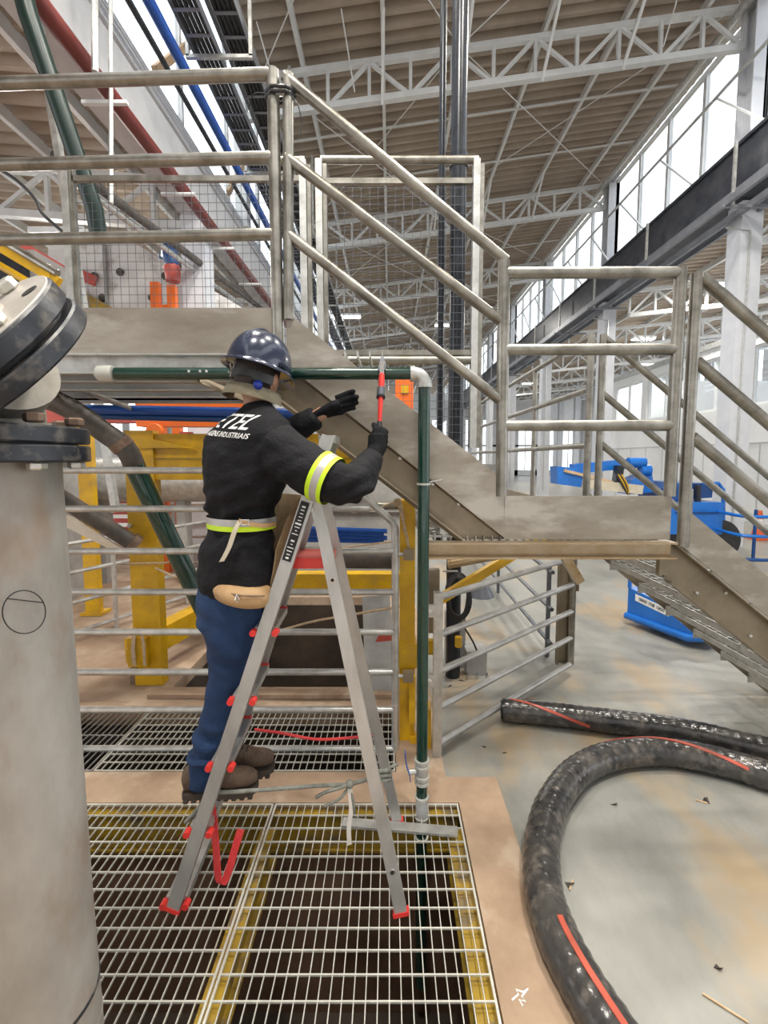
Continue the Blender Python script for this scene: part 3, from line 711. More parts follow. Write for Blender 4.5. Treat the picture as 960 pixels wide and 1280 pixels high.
xc = at(134, 467, YG).x
MB().tube([(xc-.05, YG, gz), (xc-.035, YG, gz), (xc+.01, YG, gz), (xc+.03, YG, gz), (xc+.032, YG, gz)], [.018, .034, .036, .034, .027], 18).build('end_cap', 'white_fitting', gp)
def zY(py): return at(529, py, YG).z
MB().tube([(gx, YG, zY(975)), (gx, YG, zY(950))], .031, 18).build('valve_body', 'galvanised', gp)
for py in (950, 957, 970, 977): MB().tube([(gx, YG, zY(py)-.006), (gx, YG, zY(py)+.006)], .035, 18).build('valve_ring', 'white_fitting', gp)
MB().tube([(gx-.03, YG-.01, zY(962)), (gx-.065, YG-.02, zY(962))], .012, 8).build('valve_stem', 'galvanised', gp)
MB().ribbon([(gx-.055, YG-.02, zY(972)), (gx-.06, YG-.03, zY(962)), (gx-.075, YG-.035, zY(950)), (gx-.082, YG-.035, zY(934))], (0, .02, .004), .004).build('valve_lever', 'blue_pipe', gp)
MB().tube([(gx, YG, zY(1026)), (gx, YG, zY(994))], .029, 18).build('pvc_sleeve', 'pvc_grey', gp)
for py in (996, 1021, 1046): MB().tube([(gx, YG, zY(py)-.005), (gx, YG, zY(py)+.005)], .034, 18).build('hose_clamp', 'white_fitting', gp)
MB().tube([(gx, YG, zY(605)-.004), (gx, YG, zY(605)+.004)], .032, 18).build('u_bolt', 'white_fitting', gp)
MB().ribbon([(gx+.025, YG+.03, zY(625)), (gx+.025, YG+.03, zY(603)), (gx+.09, YG+.07, zY(600))], (0, .04, 0), .005).build('bracket', 'galvanised', gp)
MB().ribbon([at(240, 461, 2.03), at(250, 475, 2.05), at(306, 498, 2.10)], (0, .03, .03), .005).build('bracket', 'channel_steel', gp)
# white scuffs of filler at its joints
for px in (236, 250, 258): MB().disc(at(px, 464, YG-.027), (0, 1, .3), .006, .002, 8).build('paint_scuff', 'print_white', gp)

# ================================================================ THICK FLANGED PIPE
PX, PY = -.880, .98
fp = thing('flanged_pipe', 'thick stained grey pipe with black bolted flanges standing by the grating', 'pipe', (PX, PY, 0))
RP = .134
def zp(py): return at(20, py, PY).z
MB().tube([(PX+.03, PY, -.0), (PX+.015, PY, .6), (PX, PY, zp(578))], RP, 48).build('barrel', 'pipe_concrete', fp)
MB().tube([(PX+.021, PY, .385), (PX+.0208, PY, .393)], RP+.0015, 48).build('weld_seam', 'flange_black', fp)
MB().tube([(PX+.023, PY, .285), (PX+.0228, PY, .291)], RP+.0015, 48).build('weld_seam', 'stub_pipe', fp)
# marker circle drawn on the barrel
mk = []
for i in range(28):
    a = 2*PI*i/28; px, py = 30+27*math.cos(a), 765+27*math.sin(a)
    d = ray(px, py); o = V((0, 0, H)); PXm = PX+.0145; bq = d.x*(o.x-PXm)+d.y*(o.y-PY); aq = d.x**2+d.y**2; cq = (o.x-PXm)**2+(o.y-PY)**2-(RP+.0015)**2
    disc_ = bq*bq-aq*cq
    if disc_ > 0: mk.append(o + d*((-bq-math.sqrt(disc_))/aq))
if len(mk) > 6: MB().tube(mk, .0012, 5, True).build('marker_circle', 'print_black', fp)
if len(mk) > 6: MB().tube([mk[17 % len(mk)], mk[26 % len(mk)]], .0012, 5).build('marker_line', 'print_black', fp)
RFL = .192
MB().disc((PX, PY, zp(567)), (0, 0, 1), RFL, .037, 48).build('flange', 'flange_black', fp)
MB().disc((PX, PY, zp(541)), (.03, 0, 1), RFL, .037, 48).build('flange', 'flange_black', fp)
MB().disc((PX, PY, zp(554)), (0, 0, 1), RFL-.025, .012, 40).build('gasket', 'black_plastic', fp)
def hexbolt(c, n, r, h, m, parent, nm='bolt'):
    MB().disc(V(c)+V(n).normalized()*h/2, n, r, h, 6).build(nm, m, parent)
for a in (-20, 25, 70, 115, 160, -65, -110):
    p = V((PX + .164*math.cos(math.radians(a)), PY + .164*math.sin(math.radians(a)), zp(541)+.018))
    hexbolt(p, (0, 0, 1), .019, .02, 'rust_bolt', fp); 
    p.z = zp(567)-.018-.016; hexbolt(p, (0, 0, 1), .018, .016, 'bolt_steel', fp, 'nut')
# tilted upper joint
nrm = V((-.34, -.68, .62)).normalized(); C1 = at(-34, 428, .90)
stub = [V((PX, PY, zp(541))), V((PX, PY, zp(515))), V((PX, PY, zp(490))), C1 - nrm*.05]
MB().tube(bez(stub, 5), [.110]*16, 40).build('elbow', 'stub_pipe', fp)
MB().disc(C1 - nrm*.052, nrm, .196, .036, 48).build('flange', 'flange_black', fp)
MB().disc(C1 - nrm*.03, nrm, .17, .012, 40).build('gasket', 'black_plastic', fp)
MB().disc(C1 - nrm*.003, nrm, .193, .040, 48).build('flange', 'flange_black', fp)
MB().disc(C1 + nrm*.018, nrm, .188, .004, 48).build('flange_face', 'flange_face', fp)
MB().tube([C1 + nrm*.01, C1 + nrm*.30], .085, 32).build('upper_pipe', 'pipe_concrete', fp)
MB().tube([C1 + nrm*.015, C1 + nrm*.035], [.094, .086], 32).build('weld_neck', 'stub_pipe', fp)
u_ = V((1, 0, 0)); u_ = (u_ - nrm*u_.dot(nrm)).normalized(); w_ = nrm.cross(u_)
for a in (80, -20, -65, 125, 170, -110):
    p = C1 + (u_*math.cos(math.radians(a)) + w_*math.sin(math.radians(a)))*.150 + nrm*.02
    hexbolt(p, nrm, .021, .022, 'bolt_steel', fp)
p = C1 + (u_*math.cos(math.radians(30)) + w_*math.sin(math.radians(30)))*.150 + nrm*.0205
MB().disc(p, nrm, .017, .002, 20).build('bolt_hole', 'print_black', fp)

# ================================================================ GATES
def gate(name, label, pts):
    return thing(name, label, 'gate', pts)
YF = 2.50
lg_ = gate('barrier_gate', 'long galvanised tube gate of eight rails behind the ladder', (-.9, YF, 0))
xe = at(494, 800, YF).x; rr = .019
def zF(py): return at(300, py, YF).z
for py in (588, 636, 689, 740, 790, 840, 887, 936):
    x1_ = xe if py > 660 else (at(462, 0, YF).x if py == 636 else at(425, 0, YF).x)
    z = zF(py); MB().tube([(-2.35, YF, z), (x1_, YF, z)], rr, 12).build('rail', 'galvanised', lg_)
MB().tube([(at(425, 0, YF).x-.02, YF, zF(588)), *arc_corner((at(436, 0, YF).x, YF, zF(606)), (xe, YF, zF(655)), (xe, YF, zF(700)), .04, 5), (xe, YF, zF(955))], .021, 12).build('end_post', 'galvanised', lg_)
MB().tube([(-2.35, YF, zF(588)), (-2.35, YF, 0)], .021, 12).build('end_post', 'galvanised', lg_)
for py in (693, 845):
    MB().tube([(xe, YF, zF(py)), (xe+.055, YF, zF(py))], .012, 8).build('hinge_pin', 'galvanised', lg_)
    MB().span((xe+.045, YF-.02, zF(py)-.03), (xe+.105, YF+.02, zF(py)+.03)).build('hinge_block', 'channel_steel', lg_, False)
rg = gate('swing_gate', 'short open galvanised gate of five rails below the stair landing', at(546, 965, 2.43))
Ng0 = at(546, 950, 2.45); Ng1 = at(713, 838, 3.46)
def gp_(f, z): return V((Ng0.x + (Ng1.x-Ng0.x)*f, Ng0.y + (Ng1.y-Ng0.y)*f, z))
ztop, zbot = .925, .065
for i in range(5):
    z = ztop + (zbot-ztop)*i/4; MB().tube([gp_(.01, z), gp_(1, z)], .020, 12).build('rail', 'aluminium', rg)
MB().tube([gp_(1, ztop), gp_(1, zbot)], .024, 12).build('end_post', 'tube_steel', rg)
MB().bar(gp_(.0, ztop+.03), gp_(.0, zbot-.07), .05, .05, (0, 1, 0)).build('hinge_post', 'galvanised', rg, False)
for z in (.86, .46):
    MB().bar(gp_(0, z)+V((-.005, -.03, 0)), gp_(0, z)+V((-.075, -.03, 0)), .02, .07).build('hinge_plate', 'galvanised', rg, False)
    MB().disc(gp_(0, z)+V((-.05, -.043, 0)), (0, 1, 0), .013, .012, 6).build('bolt', 'bolt_steel', rg)
MB().bar(gp_(1, .75)+V((.03, 0, 0)), gp_(1, .66)+V((.03, 0, 0)), .02, .03, (0, 1, 0)).build('latch', 'rust_bolt', rg, False)
MB().tube([gp_(-.0, .9)+V((.018, .05, 0)), gp_(-.0, 0)+V((.018, .05, -.03))], .013, 8).build('drop_bolt', 'grey_steel', rg)
# handrail standing on the floor further back, rails run down and away
br = gate('floor_barrier', 'thin grey tube barrier standing on the grey floor behind the open gate', at(640, 800, 4.4))
q0, q1 = at(690, 818, 3.75), at(600, 700, 5.2)
for dz in (.0, .3, .62):
    a = onz(688, 822, 0); b = onz(585, 690, 0)
    MB().tube([V((a.x, a.y, .12+dz)), V((b.x, b.y, .12+dz))], .018, 10).build('rail', 'grey_steel', br)
for f in (0.02, .45, .95):
    p = a + (b-a)*f; MB().tube([(p.x, p.y, -.03), (p.x, p.y, .78)], .02, 10).build('post', 'grey_steel', br)

# ================================================================ HOSES
def hose(label, pix, r, stripe, stripe_range, bottom=None):
    pts = bez([onz(px, py, -.03+r) for px, py in pix], 10)
    # resample evenly
    seg = [0]
    for i in range(1, len(pts)): seg.append(seg[-1] + (pts[i]-pts[i-1]).length)
    step = .016; n = int(seg[-1]/step); path = []; j = 0
    for i in range(n+1):
        s_ = seg[-1]*i/n
        while j < len(seg)-2 and seg[j+1] < s_: j += 1
        t = (s_-seg[j])/max(seg[j+1]-seg[j], 1e-9); path.append(pts[j].lerp(pts[j+1], min(t, 1)))
    rad = [r*(1 + .026*math.sin(i*1.9) + .012*math.sin(i*.35)) for i in range(len(path))]
    t = thing('suction_hose', label, 'hose', (path[0].x, path[0].y, -.03))
    MB().tube(path, rad, 24).build('hose_wall', 'hose_black', t, sharp=1.2)
    # helical red stripe lying on the wall
    i0, i1 = int(stripe_range[0]*n), int(stripe_range[1]*n); sp_, wv = [], []
    for i in range(i0, i1+1):
        tg = (path[min(i+1, n)]-path[max(i-1, 0)]).normalized(); side = V((tg.y, -tg.x, 0)).normalized(); f = (i-i0)/max(i1-i0, 1)
        a = math.radians(stripe[0] + (stripe[1]-stripe[0])*f); nn = side*math.cos(a) + V((0, 0, 1))*math.sin(a)
        sp_.append(path[i] + nn*(r*1.018)); wv.append(tg.cross(nn).normalized()*.017)
    if len(sp_) > 2: MB().ribbon(sp_, wv, .004).build('red_stripe', 'hose_red', t)
    return t, path
h1, pa = hose('black suction hose with red stripe lying straight, its open end by the gate', [(628, 887), (700, 894), (790, 905), (860, 915), (920, 929), (960, 938), (1060, 962)], .072, (100, -10), (.03, .30))
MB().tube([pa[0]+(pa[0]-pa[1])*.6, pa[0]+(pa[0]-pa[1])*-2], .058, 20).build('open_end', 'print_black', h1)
h2, pb = hose('black suction hose bent in a wide loop on the floor beside the brown kerb', [(1080, 1012), (980, 976), (900, 952), (830, 940), (770, 944), (725, 962), (693, 1000), (678, 1050), (679, 1110), (697, 1170), (722, 1220), (752, 1270), (800, 1345)], .074, (150, 30), (.16, .42))
n2 = len(pb)-1
sp_, wv = [], []
for i in range(int(.865*n2), n2):
    tg = (pb[i+1]-pb[i-1]).normalized(); side = V((tg.y, -tg.x, 0)); a = math.radians(112-20*(i/n2)); nn = -side*math.cos(a)*-1 + V((0, 0, 1))*math.sin(a)
    sp_.append(pb[i]+nn*.0755); wv.append(tg.cross(nn)*.02)
MB().ribbon(sp_, wv, .004).build('red_stripe', 'hose_red', h2)

# ================================================================ STEP LADDER
ld = thing('step_ladder', 'aluminium step ladder with red end caps and red platform the worker stands on', 'ladder', (-.4, 1.85, 0))
NL, FL = onz(216, 1138, 0), V((-.835, 1.945, 0))
NR, FR = onz(502, 1143, 0), onz(497, 1028, 0)
NLt = at(411, 545, 1.725); FLt = V((NLt.x, 1.885, NLt.z))
NRt = at(396, 626, 1.715); FRt = V((NRt.x, 1.90, NRt.z))
def side_rail(a, b, nm, wx=.058, wy=.024, closed=True):
    MB().bar(a, b, wy, wx, (1, 0, .3)).build(nm, 'aluminium', ld, False)
yin = V((0, 1, 0))
for a, b in ((NL, NLt), (FL, FLt)): side_rail(a, b, 'side_rail', .050)
for a, b, s in ((NR, NRt, 1), (FR, FRt, -1)):
    up_ = a.lerp(b, .93)
    MB().bar(a, up_, .024, .046, (1, 0, .3)).build('rear_leg', 'aluminium', ld, False)
    tip = [up_.lerp(a, .02), up_, b + V((-.006, 0, -.008)), b + V((-.03, 0, .0))]
    r_ = [[p + V((0, .012*q, 0)) + d*k*.023 for q, k in ((-1, -1), (1, -1), (1, 1), (-1, 1))] for p, d in zip(tip, [V((1, 0, .25)).normalized(), V((1, 0, .25)).normalized(), V((.75, 0, .65)), V((.35, 0, .93))])]
    MB().ring_loft(r_).build('rear_leg_bend', 'aluminium', ld, False)
for a, b, dx in ((NL, NLt, 0), (FL, FLt, 0), (NR, NRt, 0), (FR, FRt, 0)):
    d = (b-a).normalized(); MB().bar(a - d*.0 + V((0, 0, .002)), a + d*.016, .030, .060, (1, 0, .3)).build('foot_cap', 'red_plastic', ld, False)
def on_rail(a, b, z): return a + (b-a)*((z-a.z)/(b.z-a.z))
for z in [at(270, q, 1.69).z for q in (1090, 1013, 940, 865, 785)]:
    a, b = on_rail(NL, NLt, z), on_rail(FL, FLt, z)
    MB().bar(a + yin*.014, b - yin*.014, .078, .026, (0, 0, 1)).build('tread', 'aluminium', ld, False)
    MB().bar(b - yin*.03 + V((0, 0, .0145)), b - yin*.0135 + V((0, 0, .0145)), .08, .004, (0, 0, 1)).build('tread_edge', 'red_plastic', ld, False)
    for dx in (-.042, .042): MB().tube([a + V((dx, -.014, -.004)), a + V((dx, .016, -.004))], [.013, .013], 8).build('end_cap', 'red_plastic', ld)
# red platform
zpf = at(390, 703, 1.72).z
pl_l = on_rail(NL, NLt, zpf); pr = on_rail(NR, NRt, zpf) if zpf < NRt.z else NRt
MB().span((pl_l.x-.01, 1.735, zpf-.02), (pr.x+.0, 1.885, zpf+.02)).build('platform', 'red_platform', ld, False)
MB().span((pl_l.x+.0, 1.722, zpf-.025), (pr.x+.01, 1.735, zpf+.012)).build('platform_lip', 'red_plastic', ld, False)
MB().tube([NRt + V((-.02, -.02, -.03)), FRt + V((-.02, .02, -.03))], .012, 8).build('hinge_bar', 'galvanised', ld)
MB().bar(NLt + V((0, .0, -.012)), FLt + V((0, 0, -.012)), .05, .03, (0, 0, 1)).build('top_handle', 'aluminium', ld, False)
for p in (on_rail(NR, NRt, 1.24), on_rail(NR, NRt, .165)):
    MB().disc(p + V((0, -.013, 0)), (0, 1, 0), .012, .004, 16).build('rivet', 'bright_steel', ld)
    MB().disc(p + V((0, -.0155, 0)), (0, 1, 0), .007, .003, 12).build('rivet_hole', 'print_black', ld)
# black sticker with white print on the near rail
sd = (NLt-NL).normalized(); sa = on_rail(NL, NLt, at(350, 698, 1.71).z) + V((-.004, -.0135, 0)); 
st = MB().bar(sa, sa + sd*.235, .002, .034, (1, 0, .3)).build('sticker', 'print_black', ld, False)
sn = V((1, 0, 0)) - sd*sd.x; sn.normalize()
for i in range(16):
    if i in (6,): continue
    p = sa + sd*(.012 + .0135*i) + V((0, -.0012, 0)); wlen = random.choice((.014, .02, .024)) * (1 if i % 4 else .6)
    MB().bar(p - sn*wlen/2, p + sn*wlen/2, .0012, .0035 if i % 5 else .007, sd).build('print_line', 'print_white', st, False)
# soft pieces tied to the ladder
p0 = on_rail(NL, NLt, .30)
rs = thing('red_strap', 'red webbing strap dangling in a loop from the ladder rung', 'strap', p0 + V((.03, -.03, -.35)))
rp = [at(262, 990, 1.66), at(266, 1015, 1.655), at(270, 1060, 1.64), at(273, 1098, 1.63), at(279, 1104, 1.63), at(287, 1085, 1.63), at(294, 1060, 1.635), at(301, 1037, 1.64)]
MB().ribbon(bez(rp, 5), V((.030, -.008, 0)), .003).build('webbing', 'red_strap', rs)
MB().ball(at(262, 992, 1.66), .017, 10, 6, (1.3, .8, 1)).build('knot', 'red_strap', rs)
rc = MB().tube(bez([at(318, 912, 1.96), at(350, 916, 1.97), at(395, 924, 1.98), at(440, 922, 1.99), at(478, 917, 2.0)], 6), .0065, 6)
tag(rc.build('red_rope', 'red_strap'), 'sagging red cord strung between the ladder legs', 'cord')
rope = thing('grey_rope', 'grey rope of twisted cloth tied across the ladder legs', 'rope', at(360, 1000, 1.66))
MB().tube(bez([at(232, 1028, 1.64), at(250, 1008, 1.64), at(262, 992, 1.645), at(290, 990, 1.65), at(345, 986, 1.70), at(400, 982, 1.74), at(437, 980, 1.77), at(470, 970, 1.76), at(484, 962, 1.735)], 6), [.008]*49, 8).build('rope_run', 'rope_grey', rope)
MB().tube(bez([at(437, 980, 1.77), at(425, 985, 1.75), at(408, 990, 1.74), at(395, 997, 1.74)], 5), .0075, 7).build('rope_tail', 'rope_grey', rope)
MB().tube(bez([at(437, 982, 1.77), at(425, 998, 1.75), at(405, 1008, 1.74)], 5), .006, 7).build('rope_tail', 'rope_grey', rope)
MB().tube(bez([at(437, 982, 1.77), at(441, 1000, 1.76), at(443, 1017, 1.76)], 5), .006, 7).build('rope_tail', 'rope_grey', rope)
MB().ball(at(437, 980, 1.765), .018, 10, 6).build('knot', 'rope_grey', rope)
for k in range(3): MB().tube([at(461, 966+6*k, 1.70), at(470, 964+6*k, 1.655), at(482, 963+6*k, 1.68), at(488, 964+5*k, 1.75)], .008, 7).build('wrap', 'rope_grey', rope)
MB().tube(bez([at(484, 962, 1.735), at(492, 957, 1.74), at(497, 956, 1.76)], 4), .006, 6).build('rope_tail', 'rope_grey', rope)
tt = MB().ribbon(bez([at(437, 984, 1.76), at(439, 1010, 1.755), at(436, 1035, 1.75), at(437, 1056, 1.75)], 4), V((.018, .006, 0)), .001)
tag(tt.build('clear_tape', 'clear_tape'), 'strip of clear tape hanging from the rope knot on the ladder', 'tape')

# ================================================================ WORKER
YW = 1.80
pe = thing('person', 'person in black work jacket, jeans and navy helmet turning a pipe wrench on the ladder', 'person', (-.62, YW, .42))
yaw = math.radians(-45); face = V((math.cos(PI/4), math.sin(PI/4), 0)); rgt = V((math.cos(yaw), math.sin(yaw), 0))
def W(px, py, Y=YW): return at(px, py, Y)
def sc(Y): return Y/F
tors = [(738, 299, .160), (725, 298, .168), (705, 297, .166), (680, 297, .156), (662, 302, .138), (650, 302, .134), (636, 302, .150), (615, 304, .172), (590, 307, .182),
        (565, 310, .186), (545, 313, .178), (530, 317, .145), (519, 321, .098), (508, 322, .07), (502, 322, .062)]
def torso(g=0.0, upto=99):
    return [(W(cx_, py), max(hw*1.10+g, .03), max(hw*.86+g, .03), yaw) for py, cx_, hw in tors[:upto]]
armR = [(W(345, 560, 1.70), .098), (W(372, 578, 1.66), .096), (W(398, 594, 1.63), .088), (W(420, 604, 1.61), .080), (W(440, 606, 1.61), .073), (W(453, 593, 1.67), .062), (W(461, 580, 1.73), .052), (W(465, 571, 1.765), .044)]
armL = [(W(288, 548, 1.92), .09), (W(310, 562, 1.99), .085), (W(336, 562, 2.02), .075), (W(362, 543, 2.005), .064), (W(382, 529, 1.99), .056), (W(395, 521, 1.982), .047)]
YN, YFa = 1.752, 1.89
legN = [(W(292, 752, YN), .105), (W(291, 790, YN), .106), (W(288, 820, YN), .086), (W(283, 850, YN), .072), (W(273, 885, YN), .064), (W(263, 918, YN), .060), (W(255, 945, YN), .060), (W(250, 981, YN), .047)]
legF = [(W(300, 752, YFa), .10), (W(300, 790, YFa), .095), (W(297, 820, YFa), .082), (W(293, 850, YFa), .070), (W(289, 885, YFa), .062), (W(288, 915, YFa), .058), (W(286, 946, YFa), .05)]
HC = W(323, 470, 1.83)                               # head centre
up_h = V((.19, .10, .97)).normalized()
# body: one continuous surface from head to ankles
bd = MB()
bd.ell(torso(-.022, 12))
bd.tube([W(320, 530), W(322, 508, 1.82), W(324, 485, 1.83)], [.062, .056, .058], 16)
hface = V((math.cos(math.radians(76)), math.sin(math.radians(76)), 0)); fw = (hface - up_h*hface.dot(up_h)).normalized(); sdv = fw.cross(up_h)
Rh = Matrix((sdv, fw, up_h)).transposed()
bd.ball(HC, .1, 20, 12, (.80, .97, 1.12), Rh)
bd.ball(HC + fw*.045 - up_h*.055, .062, 14, 8, (.9, .9, .8), Rh)          # jaw
bd.tube([HC + fw*.088 + up_h*.005, HC + fw*.108 - up_h*.022, HC + fw*.09 - up_h*.03], [.009, .014, .008], 8)   # nose
for s in (-1, 1): bd.ball(HC + sdv*s*.083 - up_h*.01 - fw*.008, .024, 10, 6, (.4, .7, 1.2), Rh)                  # ears
bd.tube([HC + fw*.088 - up_h*.055 - sdv*.02, HC + fw*.095 - up_h*.055, HC + fw*.088 - up_h*.055 + sdv*.02], [.004, .007, .004], 6)   # mouth
for arm in (armR, armL): bd.tube([p for p, r in arm] + [arm[-1][0] + (arm[-1][0]-arm[-2][0])*.8], [max(r-.018, .03) for p, r in arm] + [.029], 12)
for leg in (legN, legF): bd.tube([p for p, r in leg], [max(r-.018, .034) for p, r in leg], 12)
bd.ell([(W(297, 700), .13, .11, yaw), (W(296, 735), .135, .12, yaw), (W(296, 765), .13, .11, yaw)])
body = baked(bd, 'body', 'skin', pe, .008, 3); body['label'] = 'tanned skin at the neck, jaw and wrists'
for s in (-1, 1): MB().ball(HC + fw*.086 + sdv*s*.032 + up_h*.005, .011, 10, 6).build('eye', 'print_white', pe)
# hair at the nape, under the helmet
hr = MB().ball(HC - fw*.012 + up_h*.012, .104, 20, 10, (.82, .93, 1.08), Rh)
hr.tube([HC - fw*.07 - up_h*.03, HC - fw*.066 - up_h*.075], [.055, .045], 12)
baked(hr, 'hair', 'hair', pe, .008, 2)
# jacket
def folds(p):
    d = .007*noise.noise(V((p.x*9, p.y*9, p.z*16))) + .0045*noise.noise(V((p.x*22+3, p.y*22, p.z*34)))
    fold = math.sin((p.z*1.0 - p.x*.55 + .06*noise.noise(p*7))*70)
    k = math.exp(-((p.z-1.47)/.10)**2) + .7*math.exp(-((p - W(437, 606, 1.6)).length/.13)**2) + .5*math.exp(-((p-W(350, 600, 1.68)).length/.12)**2)
    big = .010*noise.noise(V((p.x*6+1, p.y*6, p.z*5)))
    att = 1 - .9*math.exp(-((p - BC).length/.11)**4)
    return (d + big + .008*k*fold)*att
BC = armR[2][0].lerp(armR[3][0], .45)
jk = MB().ell(torso(.0), 28)
for arm in (armR, armL): jk.tube([p for p, r in arm], [r for p, r in arm], 18)
jacket = baked(jk, 'jacket', 'jacket', pe, .0075, 7, folds); jacket['label'] = 'black cotton work jacket with white lettering across the back'
# trousers
def jfold(p):
    fold = math.sin((p.z*1.1 + p.x*.5 + .06*noise.noise(p*6))*60)
    k = math.exp(-((p.z-.56)/.07)**2) + .45*math.exp(-((p.z-1.0)/.15)**2)
    return .005*noise.noise(V((p.x*14, p.y*14, p.z*9))) + .010*k*fold + .006*noise.noise(V((p.x*7, p.y*7, p.z*12)))
tr = MB().ell([(W(298, 690), .145, .12, yaw), (W(297, 715), .155, .132, yaw), (W(293, 745), .160, .140, yaw), (W(292, 775), .155, .138, yaw), (W(293, 792), .12, .10, yaw)], 24)
for leg in (legN, legF): tr.tube([p for p, r in leg], [r for p, r in leg], 18)
trousers = baked(tr, 'jeans', 'jeans', pe, .0075, 6, jfold); trousers['label'] = 'blue denim jeans bunched above the boots'
for (leg, dz) in ((legN, 0),):
    c = leg[-2][0]; MB().tube([c + V((0, 0, .022)), c + V((0, 0, .005)), c - V((0, 0, .012))], [.058, .068, .06], 18).build('trouser_cuff', 'jeans', pe)
MB().tube(bez([W(262, 752, 1.655), W(275, 768, 1.64), W(300, 772, 1.63), W(318, 765, 1.65)], 5), .0016, 5).build('pocket_seam', 'jeans', pe)
# boots
def boot(ank, dirx, z0, L=.285):
    d = V(dirx).normalized(); s_ = V((d.y, -d.x, 0)); heel = V((ank.x, ank.y, z0)) - d*.075
    mb = MB(); rings = []
    for f, hw, h, lift in ((.0, .024, .07, .012), (.04, .036, .10, 0), (.16, .038, .125, 0), (.32, .038, .125, 0), (.48, .042, .098, 0), (.64, .049, .080, 0), (.80, .050, .066, .002), (.93, .042, .054, .006), (1.0, .022, .035, .014)):
        c = heel + d*(L*f) + V((0, 0, .024 + lift + h/2))
        rings.append([c + s_*(math.cos(t)*hw) + V((0, 0, math.sin(t)*h/2)) for t in [2*PI*j/16 for j in range(16)]])
    mb.ring_loft(rings)
    mb.tube([V((ank.x, ank.y, z0+.06)), V((ank.x, ank.y, z0+.12)) , ank + V((0, 0, .01))], [.045, .047, .05], 16)
    b = baked(mb, 'boot', 'boot_leather', pe, .006, 4, lambda p: .003*noise.noise(p*30)); b['label'] = 'brown suede work boot with a lugged sole'
    out = []
    for f, hw in ((0, .022), (.03, .034), (.15, .038), (.35, .036), (.5, .042), (.65, .05), (.8, .052), (.92, .044), (1.01, .022)): out.append((f, hw))
    poly = [heel + d*(L*f) + s_*hw for f, hw in out] + [heel + d*(L*f) - s_*hw for f, hw in out[::-1]]
    MB().prism(poly, (0, 0, .026)).build('boot_sole', 'boot_sole', b, False)
    for i in range(9):
        for sg in (-1, 1):
            f = .06 + .108*i; hw = .045 if f > .5 else .036
            c = heel + d*(L*f) + s_*(sg*(hw-.006)) - V((0, 0, .004)); MB().box(c, (.018, .018, .012)).build('sole_lug', 'boot_sole', b, False)
    for i in range(5):
        c = heel + d*(L*(.40+.065*i)) + V((0, 0, .142-.013*i)); MB().tube([c - s_*.022, c + V((0, 0, .006)), c + s_*.022], .0025, 6).build('lace', 'print_black', b)
ZB = at(270, 1013, 1.69).z+.013+.010
boot(W(253, 980, YN), (.97, .13, 0), ZB, .295)
boot(W(284, 945, YFa-.01), (.97, .10, 0), ZB, .275)
# gloves
gl = MB(); wr_ = W(466, 568, 1.775); pc = W(471, 549, 1.845)
hb, ht = W(472, 586, 1.80), W(478, 452, 1.965); ha = (ht-hb).normalized(); hc = hb + ha*((pc-hb).dot(ha))          # wrench axis
tw = (wr_-hc); tw = (tw - ha*tw.dot(ha)).normalized(); sw = ha.cross(tw)
cam_side = -1 if (sw.y > 0) else 1; sw = sw*cam_side
gl.tube([wr_ - (pc-wr_)*.15, wr_.lerp(hc, .35) + sw*.008, hc + tw*.038 + sw*.010], [.034, .038, .036], 14)
gl.ball(hc + tw*.026 + sw*.014, .044, 14, 8, (.8, .8, 1.0))
for i in range(4):
    o = hc + ha*(.030 - .0205*i); R_ = .028 - (.002 if i == 3 else 0)
    pts = [o + (tw*math.cos(a) + sw*math.sin(a))*R_ for a in [math.radians(q) for q in (35, 70, 105, 140, 175, 210, 245, 275 - 12*i)]]
    gl.tube(pts, [.0125, .0125, .012, .012, .0115, .011, .0105, .009], 10)
gl.tube([hc + tw*.03 + ha*.028, hc + tw*.022 + ha*.045 - sw*.008, hc + tw*.012 + ha*.062 - sw*.02, hc - tw*.004 + ha*.068 - sw*.024], [.015, .0135, .012, .009], 10)
g1 = baked(gl, 'glove', 'glove', pe, .0035, 3); g1['label'] = 'black knitted glove gripping the wrench handle'
gl = MB(); lw = W(397, 519, 1.982); lp = W(417, 508, 1.975)
gl.tube([lw - (lp-lw)*.2, lw.lerp(lp, .4), lp + V((.005, 0, 0)), lp + V((.03, 0, .008))], [.034, .038, .043, .036], 14, flat=.62)
d0 = (lp-lw).normalized()
for i, (tx, ty, r) in enumerate(((443, 489, .0120), (447.5, 496, .0125), (447.5, 503, .0120), (444, 510, .0105))):
    tip = W(tx, ty, 1.955 + .012*abs(i-1)); rt = lp + d0*.03 + V((0, .0, .030 - .021*i)); mid = rt.lerp(tip, .55) + V((0, .016, .003))
    gl.tube(bez([rt - d0*.02, mid, tip], 4), [r*1.05]*5 + [r, r, r*.95, r*.8], 10)
gl.tube([lw.lerp(lp, .5) + V((0, .02, -.015)), lp + V((.012, .045, -.022)), lp + V((.038, .05, -.02))], [.016, .014, .0105], 10)
g2 = baked(gl, 'glove', 'glove', pe, .0035, 3); g2['label'] = 'black knitted glove held open beside the stair plate'
